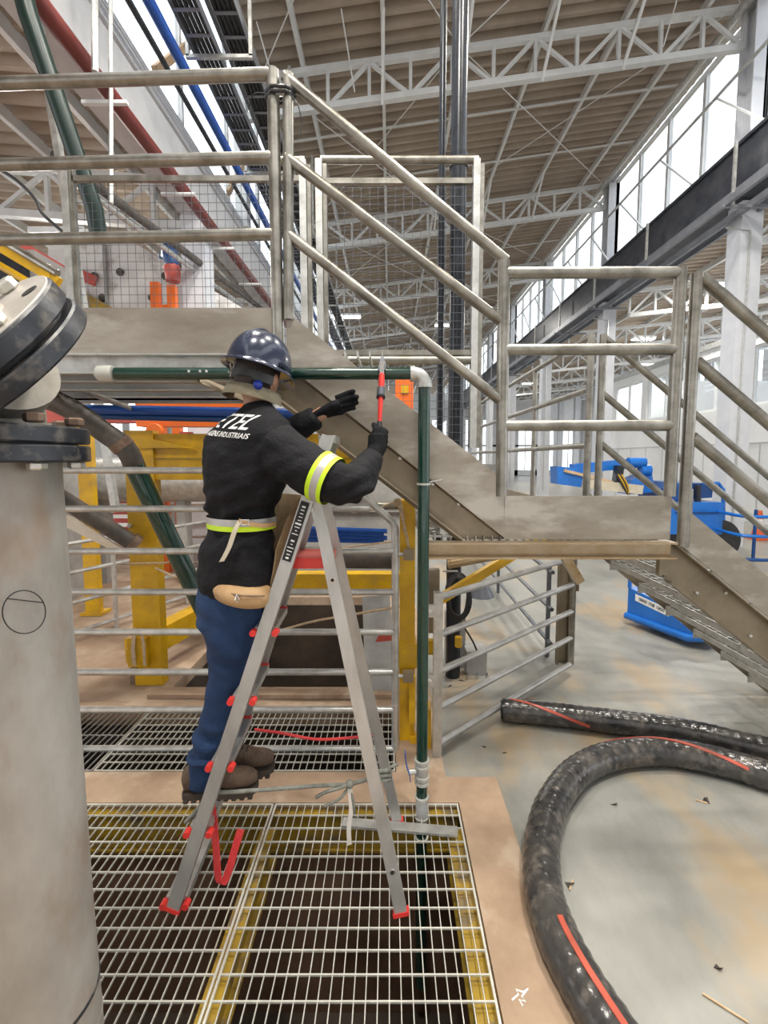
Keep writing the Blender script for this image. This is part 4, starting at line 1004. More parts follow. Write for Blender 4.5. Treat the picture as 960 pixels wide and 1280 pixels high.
# helmet: dome, ridge, brim, peak
def helm(mb, ks, cut, seg=40):
    rings = []
    for i in range(12):
        t = PI/2*i/11.5
        rr_, hh = math.cos(t)**.82, math.sin(t)
        rings.append([HCp + sdv*(math.cos(a)*.122*rr_*ks) + fw*(math.sin(a)*.145*rr_*ks) + up_h*(hh*.150*ks) for a in [2*PI*j/seg for j in range(seg)]])
    return mb.ring_loft(rings)
HCp = HC + up_h*.026 - fw*.002
he = helm(MB(), 1.0, 0).build('helmet', 'helmet', pe, sharp=1.2); he['label'] = 'glossy navy blue safety helmet'
br_ = []
for j in range(48):
    a = 2*PI*j/48; ext = .012 + (.045*max(0, math.sin(a))**3) + .010*max(0, -math.sin(a))
    br_.append((HCp + sdv*(math.cos(a)*(.120)) + fw*(math.sin(a)*.143) , HCp + sdv*(math.cos(a)*(.122+ext)) + fw*(math.sin(a)*(.145+ext)) - up_h*(.010+.012*max(0, math.sin(a)))))
MB().ring_loft([[i_ + up_h*.008, o_ + up_h*.003, o_ - up_h*.003, i_ - up_h*.004] for i_, o_ in br_], closed=True).build('brim', 'helmet', he, sharp=1.0)
rd = [HCp + fw*(math.sin(t)*.1455) + up_h*(math.cos(t)**1.0*.153) for t in [math.radians(q) for q in range(-62, 63, 6)]]
MB().tube(rd, [.004] + [.011]*(len(rd)-2) + [.004], 10, flat=.5).build('ridge', 'helmet', he)
for s in (-1, 1):
    c = HCp + sdv*s*.119 + up_h*.016 - fw*.03; MB().box(c, (.012, .05, .014), Rh).build('accessory_slot', 'helmet', he)
# straps, goggles band, neck flap
MB().tube([HC - sdv*.094 + fw*.02 + up_h*.02, HC - sdv*.094 - up_h*.035, HC - sdv*.05 - up_h*.09 + fw*.03], .004, 6).build('chin_strap', 'elastic_white', pe)
q1_ = HC - fw*.102 - sdv*.045 + up_h*.018
MB().tube([HC - sdv*.094 - fw*.035 + up_h*.022, HC - sdv*.097 - fw*.04 - up_h*.028], .0035, 6).build('chin_strap', 'elastic_white', pe)
MB().tube([HC - sdv*.097 - fw*.038 + up_h*.002, HC - sdv*.074 - fw*.088 - up_h*.022], .0035, 6).build('chin_strap', 'elastic_white', pe)
MB().tube([HC - sdv*.097 - fw*.038 - up_h*.002, HC - sdv*.082 - fw*.078 + up_h*.012], .0035, 6).build('chin_strap', 'elastic_white', pe)
ban = []
for a in range(200, 341, 10):
    t = math.radians(a); ban.append(HC + sdv*(math.cos(t)*.094) + fw*(math.sin(t)*.108) - up_h*.022)
MB().ribbon(ban, up_h*.034, .006).build('headband', 'black_plastic', pe)
MB().ball(HC + sdv*.062 - fw*.092 - up_h*.058, .019, 12, 8, (1, 1, 1)).build('ratchet_knob', 'blue_plastic', pe)
fl = []
for a in range(170, 375, 9):
    t = math.radians(a); c = HC - up_h*.075; fl.append([c + sdv*(math.cos(t)*.108) + fw*(math.sin(t)*.118) + up_h*.012, c + sdv*(math.cos(t)*.116) + fw*(math.sin(t)*.128) - up_h*.026])
fr = [[a_, b_, b_*1.0 + V((0, 0, -.006)), b_ + (a_-b_)*.12 + (HC-a_).normalized()*.012, a_ + (HC-a_).normalized()*.008] for a_, b_ in fl]
MB().ring_loft(fr).build('neck_flap', 'neck_flap', pe, sharp=1.2)
# reflective bands
def band(arm, i, t0, t1, g, m, nm, parent):
    a, b = arm[i], arm[i+1]; pts = [a[0].lerp(b[0], t0), a[0].lerp(b[0], (t0+t1)/2), a[0].lerp(b[0], t1)]
    rr_ = [(a[1]+(b[1]-a[1])*t)+g for t in (t0, (t0+t1)/2, t1)]
    MB().tube(pts, rr_, 32, cap=False).build(nm, m, parent)
bnd = [(armR[2][0]*(1-f) + armR[3][0]*f, armR[2][1]*(1-f) + armR[3][1]*f) for f in (0, .25, .5, .75, 1)]
ax = (armR[3][0]-armR[2][0]).normalized()
cb = armR[2][0].lerp(armR[3][0], .45)
for o, w2, m, nm in ((-.021, .017, 'hi_vis', 'hi_vis_band'), (0, .028, 'reflect_tape', 'reflective_tape'), (.021, .017, 'hi_vis', 'hi_vis_band')):
    MB().tube([cb + ax*(o-w2/2), cb + ax*o, cb + ax*(o+w2/2)], [.093-.10*(o-w2/2), .0935-.10*o, .093-.10*(o+w2/2)], 36, cap=False).build(nm, m, jacket)
for py, hgt, g, m, nm in ((648, .026, .010, 'reflect_tape', 'reflective_tape'), (655, .020, .009, 'hi_vis', 'hi_vis_band')):
    c = W(302, py); rgs = []
    for dz in (-hgt/2, 0, hgt/2):
        rgs.append([c + rgt*(math.cos(t)*(.137*1.10+g)) + face*(math.sin(t)*(.137*.86+g)) + V((0, 0, dz + .018*math.cos(t+2.2)*0)) for t in [2*PI*j/36 for j in range(36)]])
    MB().ring_loft(rgs, cap=False).build(nm, m, jacket)
# apron, its ties, pouch
def arc(c, r, z0, a0, a1, n=12): return [c + V((math.cos(t)*r, math.sin(t)*r, 0)) for t in [math.radians(a0+(a1-a0)*i/n) for i in range(n+1)]]
rows = [(622, 312, .222, -16, 95), (645, 310, .212, -30, 100), (680, 306, .196, -36, 105), (705, 304, .190, -36, 105), (740, 300, .168, -34, 105), (775, 297, .145, -30, 105), (810, 294, .116, -26, 100), (845, 288, .094, -20, 95), (872, 280, .088, -10, 90)]
rws = [arc(W(cx_, py), r, 0, a0, a1) for py, cx_, r, a0, a1 in rows]
am = MB()
ins = [[p + (W(rows[k][1], rows[k][0]) - p).normalized()*.006 for p in q] for k, q in enumerate(rws)]
am.ring_loft([rws[k] + ins[k][::-1] for k in range(len(rws))])
am.build('apron', 'apron_suede', pe, sharp=1.4)['label'] = 'tan suede welding apron worn at the front'
MB().ribbon(bez([W(300, 651, 1.625), W(293, 665, 1.615), W(286, 685, 1.61), W(277, 702, 1.615)], 5), V((.020, -.006, .004)), .003).build('apron_tie', 'strap_cream', pe)
MB().ribbon(bez([W(299, 651, 1.622), W(312, 655, 1.63), W(330, 657, 1.66), W(345, 655, 1.72)], 4), V((0, 0, .016)), .004).build('apron_belt', 'leather_tan', pe)
MB().tube([W(302, 650, 1.612), W(311, 650, 1.615), W(311, 656, 1.615), W(302, 656, 1.612)], .0025, 6, True).build('buckle', 'bright_steel', pe)
pc_ = [W(270, 733, 1.69), W(284, 742, 1.655), W(304, 747, 1.64), W(324, 747, 1.66), W(337, 743, 1.70)]
pm = MB().tube([p - V((0, 0, .016)) for p in bez(pc_, 5)[2:-1]], .026, 14).tube([p + V((0, 0, .018)) for p in bez(pc_, 5)[1:-1]], .024, 14).tube(bez(pc_, 5), [.014, .022, .028, .032, .034, .036, .037, .038, .038, .038, .038, .038, .038, .037, .036, .034, .033, .032, .03, .026, .018], 18)
pch = baked(pm, 'waist_pouch', 'leather_tan', pe, .006, 3); pch['label'] = 'tan leather waist pouch below the jacket hem'
MB().tube(bez([W(288, 742, 1.616), W(305, 745, 1.600), W(331, 745, 1.632)], 5), .003, 6).build('zip', 'rust_bolt', pch)
MB().tube([W(296, 743, 1.602), W(294, 750, 1.599), W(297, 753, 1.599), W(299, 749, 1.599)], .0022, 6, True).build('zip_pull', 'bright_steel', pch)
# lettering wrapped on the back of the jacket
bm_v = [v.co + ORG[pe.name] for v in jacket.data.vertices]; tree = BVHTree.FromPolygons(bm_v, [tuple(p.vertices) for p in jacket.data.polygons])
def fine(me, L):
    bm = bmesh.new(); bm.from_mesh(me); bmesh.ops.triangulate(bm, faces=bm.faces[:])
    for _ in range(5):
        es = [e for e in bm.edges if e.calc_length() > L]
        if not es: break
        bmesh.ops.subdivide_edges(bm, edges=es, cuts=1); bmesh.ops.triangulate(bm, faces=bm.faces[:])
    bm.to_mesh(me); bm.free()
def print_on(txt, size, c, ang, name, sx=1.0, shear=.0):
    me = text_mesh(txt, size, name); fine(me, size*.16); nb = -face; bad = set(); ca, sa_ = math.cos(ang), math.sin(ang); co = []
    for v in me.vertices:
        x, y = v.co.x*sx + shear*v.co.y, v.co.y
        x, y = x*ca - y*sa_, x*sa_ + y*ca
        p = c + rgt*x + V((0, 0, 1))*y + nb*.35
        hit = tree.ray_cast(p, face)
        if not hit[0] or hit[3] > .5: bad.add(v.index)
        co.append((hit[0] + nb*.004) if hit[0] else p)
    for v, q in zip(me.vertices, co): v.co = q - ORG[pe.name]
    if bad:
        bm = bmesh.new(); bm.from_mesh(me); bm.verts.ensure_lookup_table(); bmesh.ops.delete(bm, geom=[bm.verts[i] for i in bad], context='VERTS'); bm.to_mesh(me); bm.free()
    me.materials.clear(); me.materials.append(M['print_white'])
    o = bpy.data.objects.new(name, me); COL.objects.link(o); o.parent = jacket; ORG[o.name] = ORG[pe.name]
Lc = W(283, 531, 1.66)
print_on('ETEL', .080, Lc + V((-.002, 0, .012)), -.10, 'lettering', 1.02, .25)
print_on('AGENS INDUSTRIAIS', .027, Lc + V((-.004, 0, -.036)), -.10, 'lettering', .78, .15)
# ================================================================ PIPE WRENCH
wrn = thing('pipe_wrench', 'red pipe wrench with steel jaw held up against the green pipe', 'wrench', hb)
wl_ = (ht-hb).length
MB().tube([hb, hb + ha*.01, hb + ha*.30*wl_, hb + ha*.42*wl_], [.008, .0125, .0125, .011], 12).build('grip', 'black_plastic', wrn)
MB().tube([hb + ha*.42*wl_, hb + ha*.68*wl_], [.010, .0145], 12, flat=.8).build('handle', 'red_plastic', wrn)
MB().tube([hb + ha*.66*wl_, hb + ha*.74*wl_], [.0175, .0175], 16).build('adjusting_nut', 'grey_steel', wrn)
MB().tube([hb + ha*.645*wl_, hb + ha*.665*wl_], [.019, .019], 16).build('collar', 'black_steel', wrn)
MB().tube([hb + ha*.73*wl_, hb + ha*.80*wl_, hb + ha*.875*wl_], [.0155, .017, .0145], 12, flat=.8).build('head', 'red_plastic', wrn)
jn = V((0, 1, 0)) - ha*ha.y; jn.normalize(); sj = ha.cross(jn)
MB().bar(hb + ha*.86*wl_, hb + ha*.985*wl_ - jn*.003, .018, .022, jn).build('hook_shank', 'bright_steel', wrn, False)
tipc = hb + ha*.985*wl_
MB().prism([tipc - ha*.03 - sj*.014, tipc - ha*.005 - sj*.016, tipc + ha*.035 - sj*.004, tipc + ha*.035 + sj*.006, tipc + sj*.013, tipc - ha*.035 + sj*.020, tipc - ha*.035 + sj*.01], jn*.022).build('hook_jaw', 'grey_steel', wrn, False)

# ================================================================ YELLOW FRAME AND MACHINERY BEHIND THE GATE
yf = thing('machine_gantry', 'yellow painted steel machine frame straddling the open pit', 'machine frame', (-1.75, 3.25, 0))
YY = 3.24
px0, px1 = at(162, 700, YY).x, at(197, 700, YY).x
zb4 = at(180, 868, YY).z
pst = MB().span((px0, YY, 0), (px1, YY+.09, 1.90)).build('post', 'yellow_paint', yf, False)
MB().span((px0-.05, YY+.02, 0), (px0, YY+.14, .12)).build('base_cleat', 'rust_bolt', yf, False)
MB().span((px0, YY+.02, at(200, 600, YY).z), (at(540, 0, YY).x, YY+.14, at(200, 542, YY).z)).build('top_beam', 'yellow_paint', yf, False)
MB().span((px0-.02, YY+.015, at(200, 573, YY).z-.006), (at(540, 0, YY).x, YY+.145, at(200, 573, YY).z+.004)).build('weld_bead', 'yellow_ledge', yf, False)
MB().prism([at(170, 545, YY-.01), at(245, 560, YY-.01), at(170, 560, YY-.01)], (0, .02, 0)).build('gusset', 'yellow_paint', yf, False)
MB().span((at(156, 0, YY).x, YY-.05, at(180, 830, YY).z), (at(180, 0, YY).x, YY+.02, at(180, 795, YY).z)).build('bracket', 'yellow_paint', yf, False)
MB().bar(at(165, 815, YY-.02), at(300, 742, YY+1.25), .13, .19).build('diagonal_arm', 'yellow_paint', yf, False)
MB().span((at(265, 0, 4.1).x, 4.1, at(300, 738, 4.1).z), (at(500, 0, 4.1).x, 4.24, at(300, 718, 4.1).z)).build('lower_beam', 'yellow_paint', yf, False)
for px, py in ((162, 657), (162, 810)):
    MB().disc(at(px, py, YY-.01), (0, 1, 0), .018, .02, 6).build('bolt', 'bolt_steel', yf)
# tan ties round the post
rt_ = thing('tan_rope', 'tan rope knotted round the yellow post and green diagonal pipe', 'rope', (px0, YY, .5))
MB().tube(bez([at(160, 705, 3.2), at(200, 704, 3.19), at(240, 708, 3.1), at(300, 790, 3.0), at(400, 775, 2.9), at(500, 758, 2.75)], 6), .008, 6).build('rope_run', 'rope_tan', rt_)
MB().tube(bez([at(195, 710, 3.19), at(225, 722, 3.0), at(240, 708, 3.1)], 6), .008, 6).build('rope_run', 'rope_tan', rt_)
MB().ribbon([at(168, 785, 3.18), at(166, 812, 3.17), at(168, 832, 3.17)], V((.03, 0, 0)), .004).build('rope_tail', 'rope_tan', rt_)
MB().ribbon([at(176, 785, 3.18), at(180, 810, 3.17), at(181, 832, 3.17)], V((.02, 0, 0)), .004).build('rope_tail', 'rope_tan', rt_)
MB().tube(bez([at(345, 692, 2.9), at(420, 685, 2.85), at(500, 676, 2.75)], 6), .006, 6).build('rope_run', 'rope_tan', rt_)
MB().tube(bez([at(135, 855, 3.6), at(150, 850, 3.5), at(170, 842, 3.3), at(168, 832, 3.2)], 6), .008, 6).build('rope_tail', 'rope_tan', rt_)
kn = thing('rope_knot', 'tan rope knot hanging on the yellow hinge post by the gate corner', 'rope', at(500, 650, 2.58))
MB().ball(at(497, 628, 2.56), .026, 10, 6).build('knot', 'rope_tan', kn)
MB().tube(bez([at(440, 640, 2.7), at(470, 636, 2.62), at(497, 628, 2.56), at(504, 645, 2.55), at(505, 665, 2.55)], 5), .007, 6).build('rope_run', 'rope_tan', kn)
MB().tube(bez([at(499, 632, 2.55), at(506, 660, 2.54), at(512, 690, 2.55)], 5), .010, 6).build('rope_tail', 'rope_tan', kn)
# yellow hinge post between the two gates
hp = thing('hinge_post', 'yellow steel hinge post between the two tube gates', 'post', at(510, 970, 2.64))
xh0, xh1 = at(500, 0, 2.6).x, at(519, 0, 2.6).x
MB().span((xh0, 2.58, 0), (xh1, 2.68, at(510, 625, 2.6).z)).build('upright', 'yellow_paint', hp, False)
MB().span((xh0-.005, 2.565, at(510, 832, 2.6).z), (xh1+.012, 2.70, at(510, 802, 2.6).z)).build('stiffener', 'yellow_paint', hp, False)
MB().span((at(533, 0, 2.5).x, 2.50, at(530, 968, 2.5).z), (at(541, 0, 2.5).x, 2.60, at(530, 888, 2.5).z)).build('guard_plate', 'yellow_paint', hp, False)
MB().span((at(513, 0, 2.6).x, 2.55, .0), (at(541, 0, 2.5).x, 2.62, .035)).build('base_plate', 'yellow_paint', hp, False)
MB().span((at(512, 0, 2.55).x, 2.53, at(530, 908, 2.5).z), (at(520, 0, 2.55).x, 2.57, at(530, 850, 2.5).z)).build('guard_plate', 'yellow_paint', hp, False)
MB().span((at(535, 0, 2.6).x, 2.56, at(530, 815, 2.6).z), (at(548, 0, 2.6).x, 2.60, at(530, 798, 2.6).z)).build('stop_plate', 'yellow_paint', hp, False)
MB().span((at(535, 0, 2.7).x, 2.68, at(530, 790, 2.7).z), (at(550, 0, 2.7).x, 2.74, at(530, 712, 2.7).z)).build('hinge_block', 'channel_steel', hp, False)
# second yellow post further back
MB_ = MB().span((at(100, 0, 4.75).x, 4.75, 0), (at(117, 0, 4.75).x, 4.83, 2.2)).span((at(95, 0, 4.75).x, 4.72, 0), (at(122, 0, 4.75).x, 4.90, .03))
tag(MB_.build('steel_post', 'yellow_paint', None, False), 'slender yellow steel post standing on the dusty ground far behind the gate', 'post')
# green diagonal pipe with grey rubber bend
dg = thing('drain_pipe', 'dark green diagonal pipe with a grey rubber bend behind the long gate', 'pipe', at(262, 790, 2.9))
MB().tube([at(168, 582, 2.78), at(266, 785, 2.95), at(285, 830, 3.0)], .060, 20).build('green_run', 'green_paint', dg)
MB().tube(bez([at(60, 498, 2.62), at(90, 512, 2.66), at(130, 540, 2.72), at(158, 562, 2.75), at(170, 588, 2.79)], 6), .062, 20).build('rubber_bend', 'dusty_rubber', dg)
MB().tube([at(148, 552, 2.735), at(156, 560, 2.75)], .068, 20).build('clamp', 'rust_bolt', dg)
# brown slanted pipe wrapped with plastic
bp = thing('slanted_pipe', 'dark slanted pipe with torn plastic wrap beside the yellow post', 'pipe', at(160, 690, 3.1))
MB().tube([at(60, 612, 2.95), at(165, 678, 3.12)], .055, 18).build('pipe_run', 'dusty_rubber', bp)
MB().tube([at(163, 677, 3.11), at(171, 682, 3.13)], .07, 18).build('end_flange', 'rust_bolt', bp)
MB().prism([at(74, 640, 2.98), at(92, 646, 3.0), at(155, 688, 3.08), at(140, 688, 3.08), at(100, 668, 3.02), at(74, 655, 2.98)], (0, .01, 0)).build('plastic_wrap', 'plastic_sheet', bp, False)
# blue pipes, orange machine
def run(name, label, pts, r, m, cat='pipe', seg=12):
    return tag(MB().tube(pts, r, seg).build(name, m), label, cat)
run('blue_pipe', 'blue pipe running just under the stair platform', [at(85, 511, 2.95), at(300, 515, 2.95), at(420, 518, 2.95)], .030, 'blue_pipe')
run('blue_pipe', 'thinner dark blue pipe slung below the blue pipe', [at(110, 520, 2.98), at(430, 527, 2.98)], .022, 'blue_dark')
for k in range(4):
    run('blue_bar', 'blue steel bar in the bundle behind the red ladder platform, %s from the top' % ORD[k], [at(342, 659+5*k, 3.05+.02*k), at(484-4*(k % 2), 664+4.2*k, 3.05+.02*k)], .016, 'blue_pipe', 'bar', 8)['group'] = 'blue bars behind the ladder'
run('drain_main', 'wide grey-brown horizontal pipe behind the ladder top', [at(335, 696, 3.5), at(492, 698, 3.5)], .085, 'dusty_rubber')
om = thing('orange_conveyor', 'orange machine beam with round boss behind the yellow frame', 'conveyor', at(210, 560, 3.8))
MB().span((at(175, 0, 3.8).x, 3.8, at(0+200, 533, 3.8).z), (at(330, 0, 3.8).x, 3.95, at(200, 503, 3.8).z)).build('beam', 'orange_paint', om, False)
MB().disc(at(194, 540, 3.76), (0, 1, 0), .07, .05, 28).build('boss', 'orange_paint', om)
MB().tube([at(233, 540, 3.85), at(233, 556, 3.85)], .055, 16).build('roller', 'red_machine', om)
MB().span((at(60, 0, 4.2).x, 4.2, at(100, 528, 4.2).z), (at(170, 0, 4.2).x, 4.35, at(100, 508, 4.2).z)).build('side_beam', 'red_machine', om, False)
ob = thing('orange_barrier', 'small orange and yellow block seen past the sloping stair plate', 'barrier', at(505, 500, 5.0))
MB().span((at(494, 0, 5).x, 5, at(505, 520, 5).z), (at(516, 0, 5).x, 5.1, at(505, 474, 5).z)).build('block', 'orange_paint', ob, False)
MB().span((at(501, 0, 5).x, 4.985, at(505, 492, 5).z), (at(510, 0, 5).x, 5.0, at(505, 482, 5).z)).build('panel', 'yellow_paint', ob, False)
# grey plates hung below the platform
run_p = MB().bar(at(60, 470, 2.7), at(165, 512, 2.9), .30, .012)
tag(run_p.build('steel_plate', 'machine_grey', None, False), 'grey steel plate sloping below the platform by the pipe cap', 'plate')
# tank behind
tk = thing('tank', 'shiny cylindrical steel tank lying beyond the yellow frame', 'tank', at(150, 560, 5.6))
MB().tube([at(112, 600, 6.1), at(330, 600, 6.1)], .30, 28).build('shell', 'galvanised', tk)
for px in (130, 230): MB().span((at(px, 0, 6.1).x-.06, 6.0, -.004), (at(px, 0, 6.1).x+.06, 6.2, at(px, 610, 6.1).z)).build('saddle', 'machine_grey', tk, False)
# planks and sheets leaning in the pit
pkk = [at(452, 870, 3.35), at(492, 860, 3.3)]
tag(MB().bar(at(478, 905, 3.0), at(470, 745, 3.5), .22, .02, (0, -1, .3)).build('leaning_board', 'machine_grey', None, False), 'grey board leaning at the pit edge beside the gate end post', 'board')
tag(MB().bar(at(488, 790, 3.3), at(470, 818, 3.32), .02, .12, (1, 0, .3)).build('red_plate', 'red_machine', None, False), 'red steel offcut on the leaning board by the gate', 'plate')
# receding tube barriers on the left ground
def barrier(label, A_, B_, n, h=.95, rails=(.1, .38, .66, .93), m='galvanised', group=None):
    A_, B_ = V(A_), V(B_); t = thing('tube_barrier', label, 'barrier', (A_+B_)/2, group)
    for z in rails: MB().tube([A_+V((0, 0, z)), B_+V((0, 0, z))], .020, 8).build('rail', m, t)
    for i in range(n): p = A_.lerp(B_, i/(n-1)); MB().tube([p, p+V((0, 0, h))], .022, 8).build('post', m, t)
barrier('grey tube barrier slanting across the dusty ground behind the long gate', (-3.1, 3.6, 0), (-2.0, 5.9, 0), 4)
barrier('grey tube barrier in front of the red rack', (-6.5, 6.6, 0), (-1.2, 6.9, 0), 6, 1.5, (.1, .5, 1.0, 1.48))
# red rack with white cabinets
rk = thing('red_rack', 'red slatted machine rack standing far behind the yellow post', 'rack', (-4.6, 7.4, 0))
for i in range(7): MB().bar((-6.4, 8.5+.05*i, .35+.16*i), (-3.3, 8.8+.05*i, .30+.16*i), .03, .09).build('slat', 'red_machine', rk, False)
for x in (-6.4, -4.7, -3.3): MB().span((x-.05, 8.6, 0), (x+.05, 9.0, 1.5)).build('upright', 'red_machine', rk, False)
rk2 = thing('red_rack', 'red slatted machine rack beyond the helmeted worker and pit', 'rack', (-1.6, 8.4, 0))
for i in range(6): MB().bar((-2.8, 8.3, .3+.17*i), (-.6, 8.4, .35+.17*i), .03, .08).build('slat', 'red_machine', rk2, False)
for x in (-2.8, -.6): MB().span((x-.05, 8.3, 0), (x+.05, 8.6, 1.5)).build('upright', 'machine_white', rk2, False)
def cabinet(label, x0, x1, y0, y1, z1, m='machine_white', z0=0, nd=2, group=None):
    t = thing('machine_cabinet', label, 'cabinet', ((x0+x1)/2, (y0+y1)/2, z0), group)
    MB().span((x0, y0, z0), (x1, y1, z1)).build('body', m, t, False)
    for i in range(nd):
        a = x0 + (x1-x0)*i/nd + .03; b = x0 + (x1-x0)*(i+1)/nd - .03
        d = MB().span((a, y0-.02, z0+.08), (b, y0-.001, z1-.06)).build('door', m, t, False)
        MB().span((b-.08, y0-.035, (z0+z1)/2-.08), (b-.05, y0-.021, (z0+z1)/2+.08)).build('handle', 'black_plastic', d, False)
cabinet('white electrical cabinet behind the slatted red rack', -5.6, -4.2, 9.6, 10.2, 1.9)
cabinet('white machine cabinet with three doors beyond the pit', -3.4, -1.6, 9.6, 10.2, 1.6, nd=3)
cabinet('grey machine cabinet standing under the box beam', -8.1, -6.9, 8.2, 8.9, 2.3, 'machine_grey')
cabinet('low pale cabinet beyond the pit, behind the ladder', -1.3, .1, 9.8, 10.4, 1.3, nd=2)
# machine wall behind the ladder, above the pit
mw = thing('press_housing', 'brown-grey machine housing above the open pit behind the ladder', 'machine', (-.6, 5.6, 0))
MB().span((-1.5, 5.5, .0), (.25, 6.3, 1.75)).build('body', 'machine_grey', mw, False)
MB().span((-1.5, 5.48, 1.0), (.25, 5.5, 1.04)).build('seam', 'dusty_rubber', mw, False)
MB().span((-1.0, 5.46, 1.2), (-.3, 5.5, 1.62)).build('hatch', 'dusty_rubber', mw, False)

# ================================================================ HIGH LEVEL, LEFT: pipes, trays, mezzanine
run('red_pipe', 'dark red fire pipe running under the grey box beam', [(XL+.12, -1, 5.12), (XL+.12, 40, 5.12)], .075, 'red_pipe', 'pipe', 14)
for k in range(8):
    y = 3.0 + 1.45*k
    tag(MB().bar((XL-.1, y, 5.0), (XL+.32, y, 5.0), .04, .03).build('pipe_bracket', 'white_steel', None, False), 'white bracket bar holding the red fire pipe, %s from the kiosk' % ORD[k], 'bracket', 'brackets on the red pipe')
run('blue_pipe', 'long blue pipe along the clerestory sill', [(XL+.32, -1, 6.32), (XL+.32, 40, 6.32)], .06, 'blue_pipe', 'pipe', 14)
run('black_pipe', 'slim black pipe beside the blue clerestory pipe', [(XL+.22, -1, 6.14), (XL+.22, 40, 6.14)], .032, 'black_steel')
def tray(label, x, z, wdt):
    t = thing('cable_tray', label, 'cable tray', (x, 10, z))
    for s in (-1, 1): MB().bar((x+s*wdt/2, -1, z), (x+s*wdt/2, 34, z), .012, .09).build('side_rail', 'gutter_mid', t, False)
    rung = unit(MB().span((-wdt/2, -.02, -.04), (wdt/2, .02, -.03)), 'rung', 'gutter_mid', False)
    for k in range(60): piece(rung, 'rung', t, (x, 2.6+.30*k, z))
    for i in range(5):
        xx = x - wdt/2 + .04 + (wdt-.08)*i/4; MB().tube([(xx, -1, z+.0), (xx+.01, 10, z-.005), (xx-.008, 34, z)], .026, 8).build('cable', 'black_plastic', t)
    return t
for i, (x, z, w3) in enumerate(((-2.22, 6.62, .30), (-1.90, 6.86, .30), (-2.1, 7.35, .34))):
    tray(['ladder cable tray of black cables beside the clerestory, lowest of three', 'ladder cable tray of black cables farthest from the clerestory windows', 'ladder cable tray of black cables, topmost of three under the roof edge'][i], x, z, w3)
for k in range(8):
    y = 3.6 + 2.2*k; f = thing('tray_hanger', 'galvanised square hanger frame carrying the cable trays, %s along the hall' % ORD[k], 'hanger', (-2.05, y, 6.5), 'cable tray hangers')
    MB().bar((-2.45, y, 6.52), (-1.65, y, 6.52), .04, .04).build('cross_bar', 'galvanised', f, False)
    for x in (-2.43, -1.67): MB().bar((x, y, 6.52), (x, y, 8.2), .04, .04, (0, 1, 0)).build('rod', 'galvanised', f, False)
# duct hangers near the box beam, thin conduits
for i, (px, pya, pyb, Y, r) in enumerate(((118, -20, 90, 4.0, .028), (138, -20, 255, 4.4, .020))):
    run('hanger_rod', ['galvanised square hanger dropping past the grey box beam', 'slim grey conduit hanging in front of the red pipe'][i], [at(px, pya, Y), at(px+1, pyb, Y)], r, 'galvanised', 'rod', 8)
tag(MB().bar(at(45, 10, 4.0), at(145, 0, 4.0), .05, .06).build('strut_bar', 'galvanised', None, False), 'galvanised strut bar across the box beam near the roof', 'bar')
run('green_main', 'thick dark green pipe dropping steeply from the roof', [at(12, -70, 3.4), at(36, 20, 3.45), at(108, 232, 3.7), at(118, 262, 3.75), at(124, 300, 3.8)], .064, 'dark_green', 'pipe', 18)
run('brown_rail', 'brown pipe receding behind the wire screen', [at(70, 195, 4.0), at(335, 392, 11)], .05, 'dusty_rubber', 'pipe')
run('grey_rail', 'grey pipe running beneath the brown pipe behind the wire screen', [at(70, 210, 4.0), at(325, 398, 11)], .035, 'galvanised', 'pipe')
run('cable', 'thin black cable drooping under the low roof', bez([at(-20, 200, 4.0), at(20, 225, 4.0), at(45, 250, 4.0), at(54, 268, 4.0), at(85, 295, 4.0)], 6), .014, 'black_plastic', 'cable')
# mezzanine conveyor housing
mz = thing('conveyor_housing', 'pale inclined conveyor housing with small access panels behind the wire screen', 'conveyor', (-4.6, 8, 0))
hpoly = [at(60, 330, 7.4), at(60, 300, 7.4), at(170, 305, 7.4), at(320, 395, 7.4), at(320, 450, 7.4), at(60, 450, 7.4)]
MB().prism(hpoly, (0, .8, 0)).build('casing', 'machine_white', mz, False)
for (px, py) in ((118, 345), (150, 340), (190, 372), (232, 392), (165, 395), (128, 372), (206, 345)):
    MB().disc(at(px, py, 7.385), (0, 1, 0), .06, .03, 14).build('access_port', 'dusty_rubber', mz)
MB().bar(at(88, 338, 7.35), at(120, 352, 7.35), .04, .16).build('red_guard', 'red_machine', mz, False)
MB().bar(at(85, 362, 7.3), at(150, 398, 7.3), .05, .18).build('chain_guard', 'yellow_ledge', mz, False)
MB().bar(at(90, 385, 7.3), at(120, 398, 7.3), .05, .05).build('blue_edge', 'blue_pipe', mz, False)
MB().span((at(146, 0, 7.35).x-.02, 7.34, at(146, 445, 7.35).z), (at(146, 0, 7.35).x+.02, 7.39, at(146, 305, 7.35).z)).build('joint_cover', 'machine_grey', mz, False)
for px in (90, 210, 300): MB().span((at(px, 0, 7.5).x-.08, 7.5, 0), (at(px, 0, 7.5).x+.08, 7.7, at(px, 445, 7.5).z)).build('leg', 'machine_grey', mz, False)
of = thing('orange_stand', 'orange upright stand standing against the pale conveyor housing', 'stand', at(208, 420, 6.6))
for px in (204, 224): MB().span((at(px, 0, 6.6).x-.06, 6.6, -.004), (at(px, 0, 6.6).x+.06, 6.7, at(px, 352+4*(px > 210), 6.6).z)).build('upright', 'orange_paint', of, False)
MB().span((at(204, 0, 6.6).x, 6.62, at(204, 388, 6.6).z), (at(224, 0, 6.6).x, 6.68, at(204, 380, 6.6).z)).build('cross_bar', 'orange_paint', of, False)
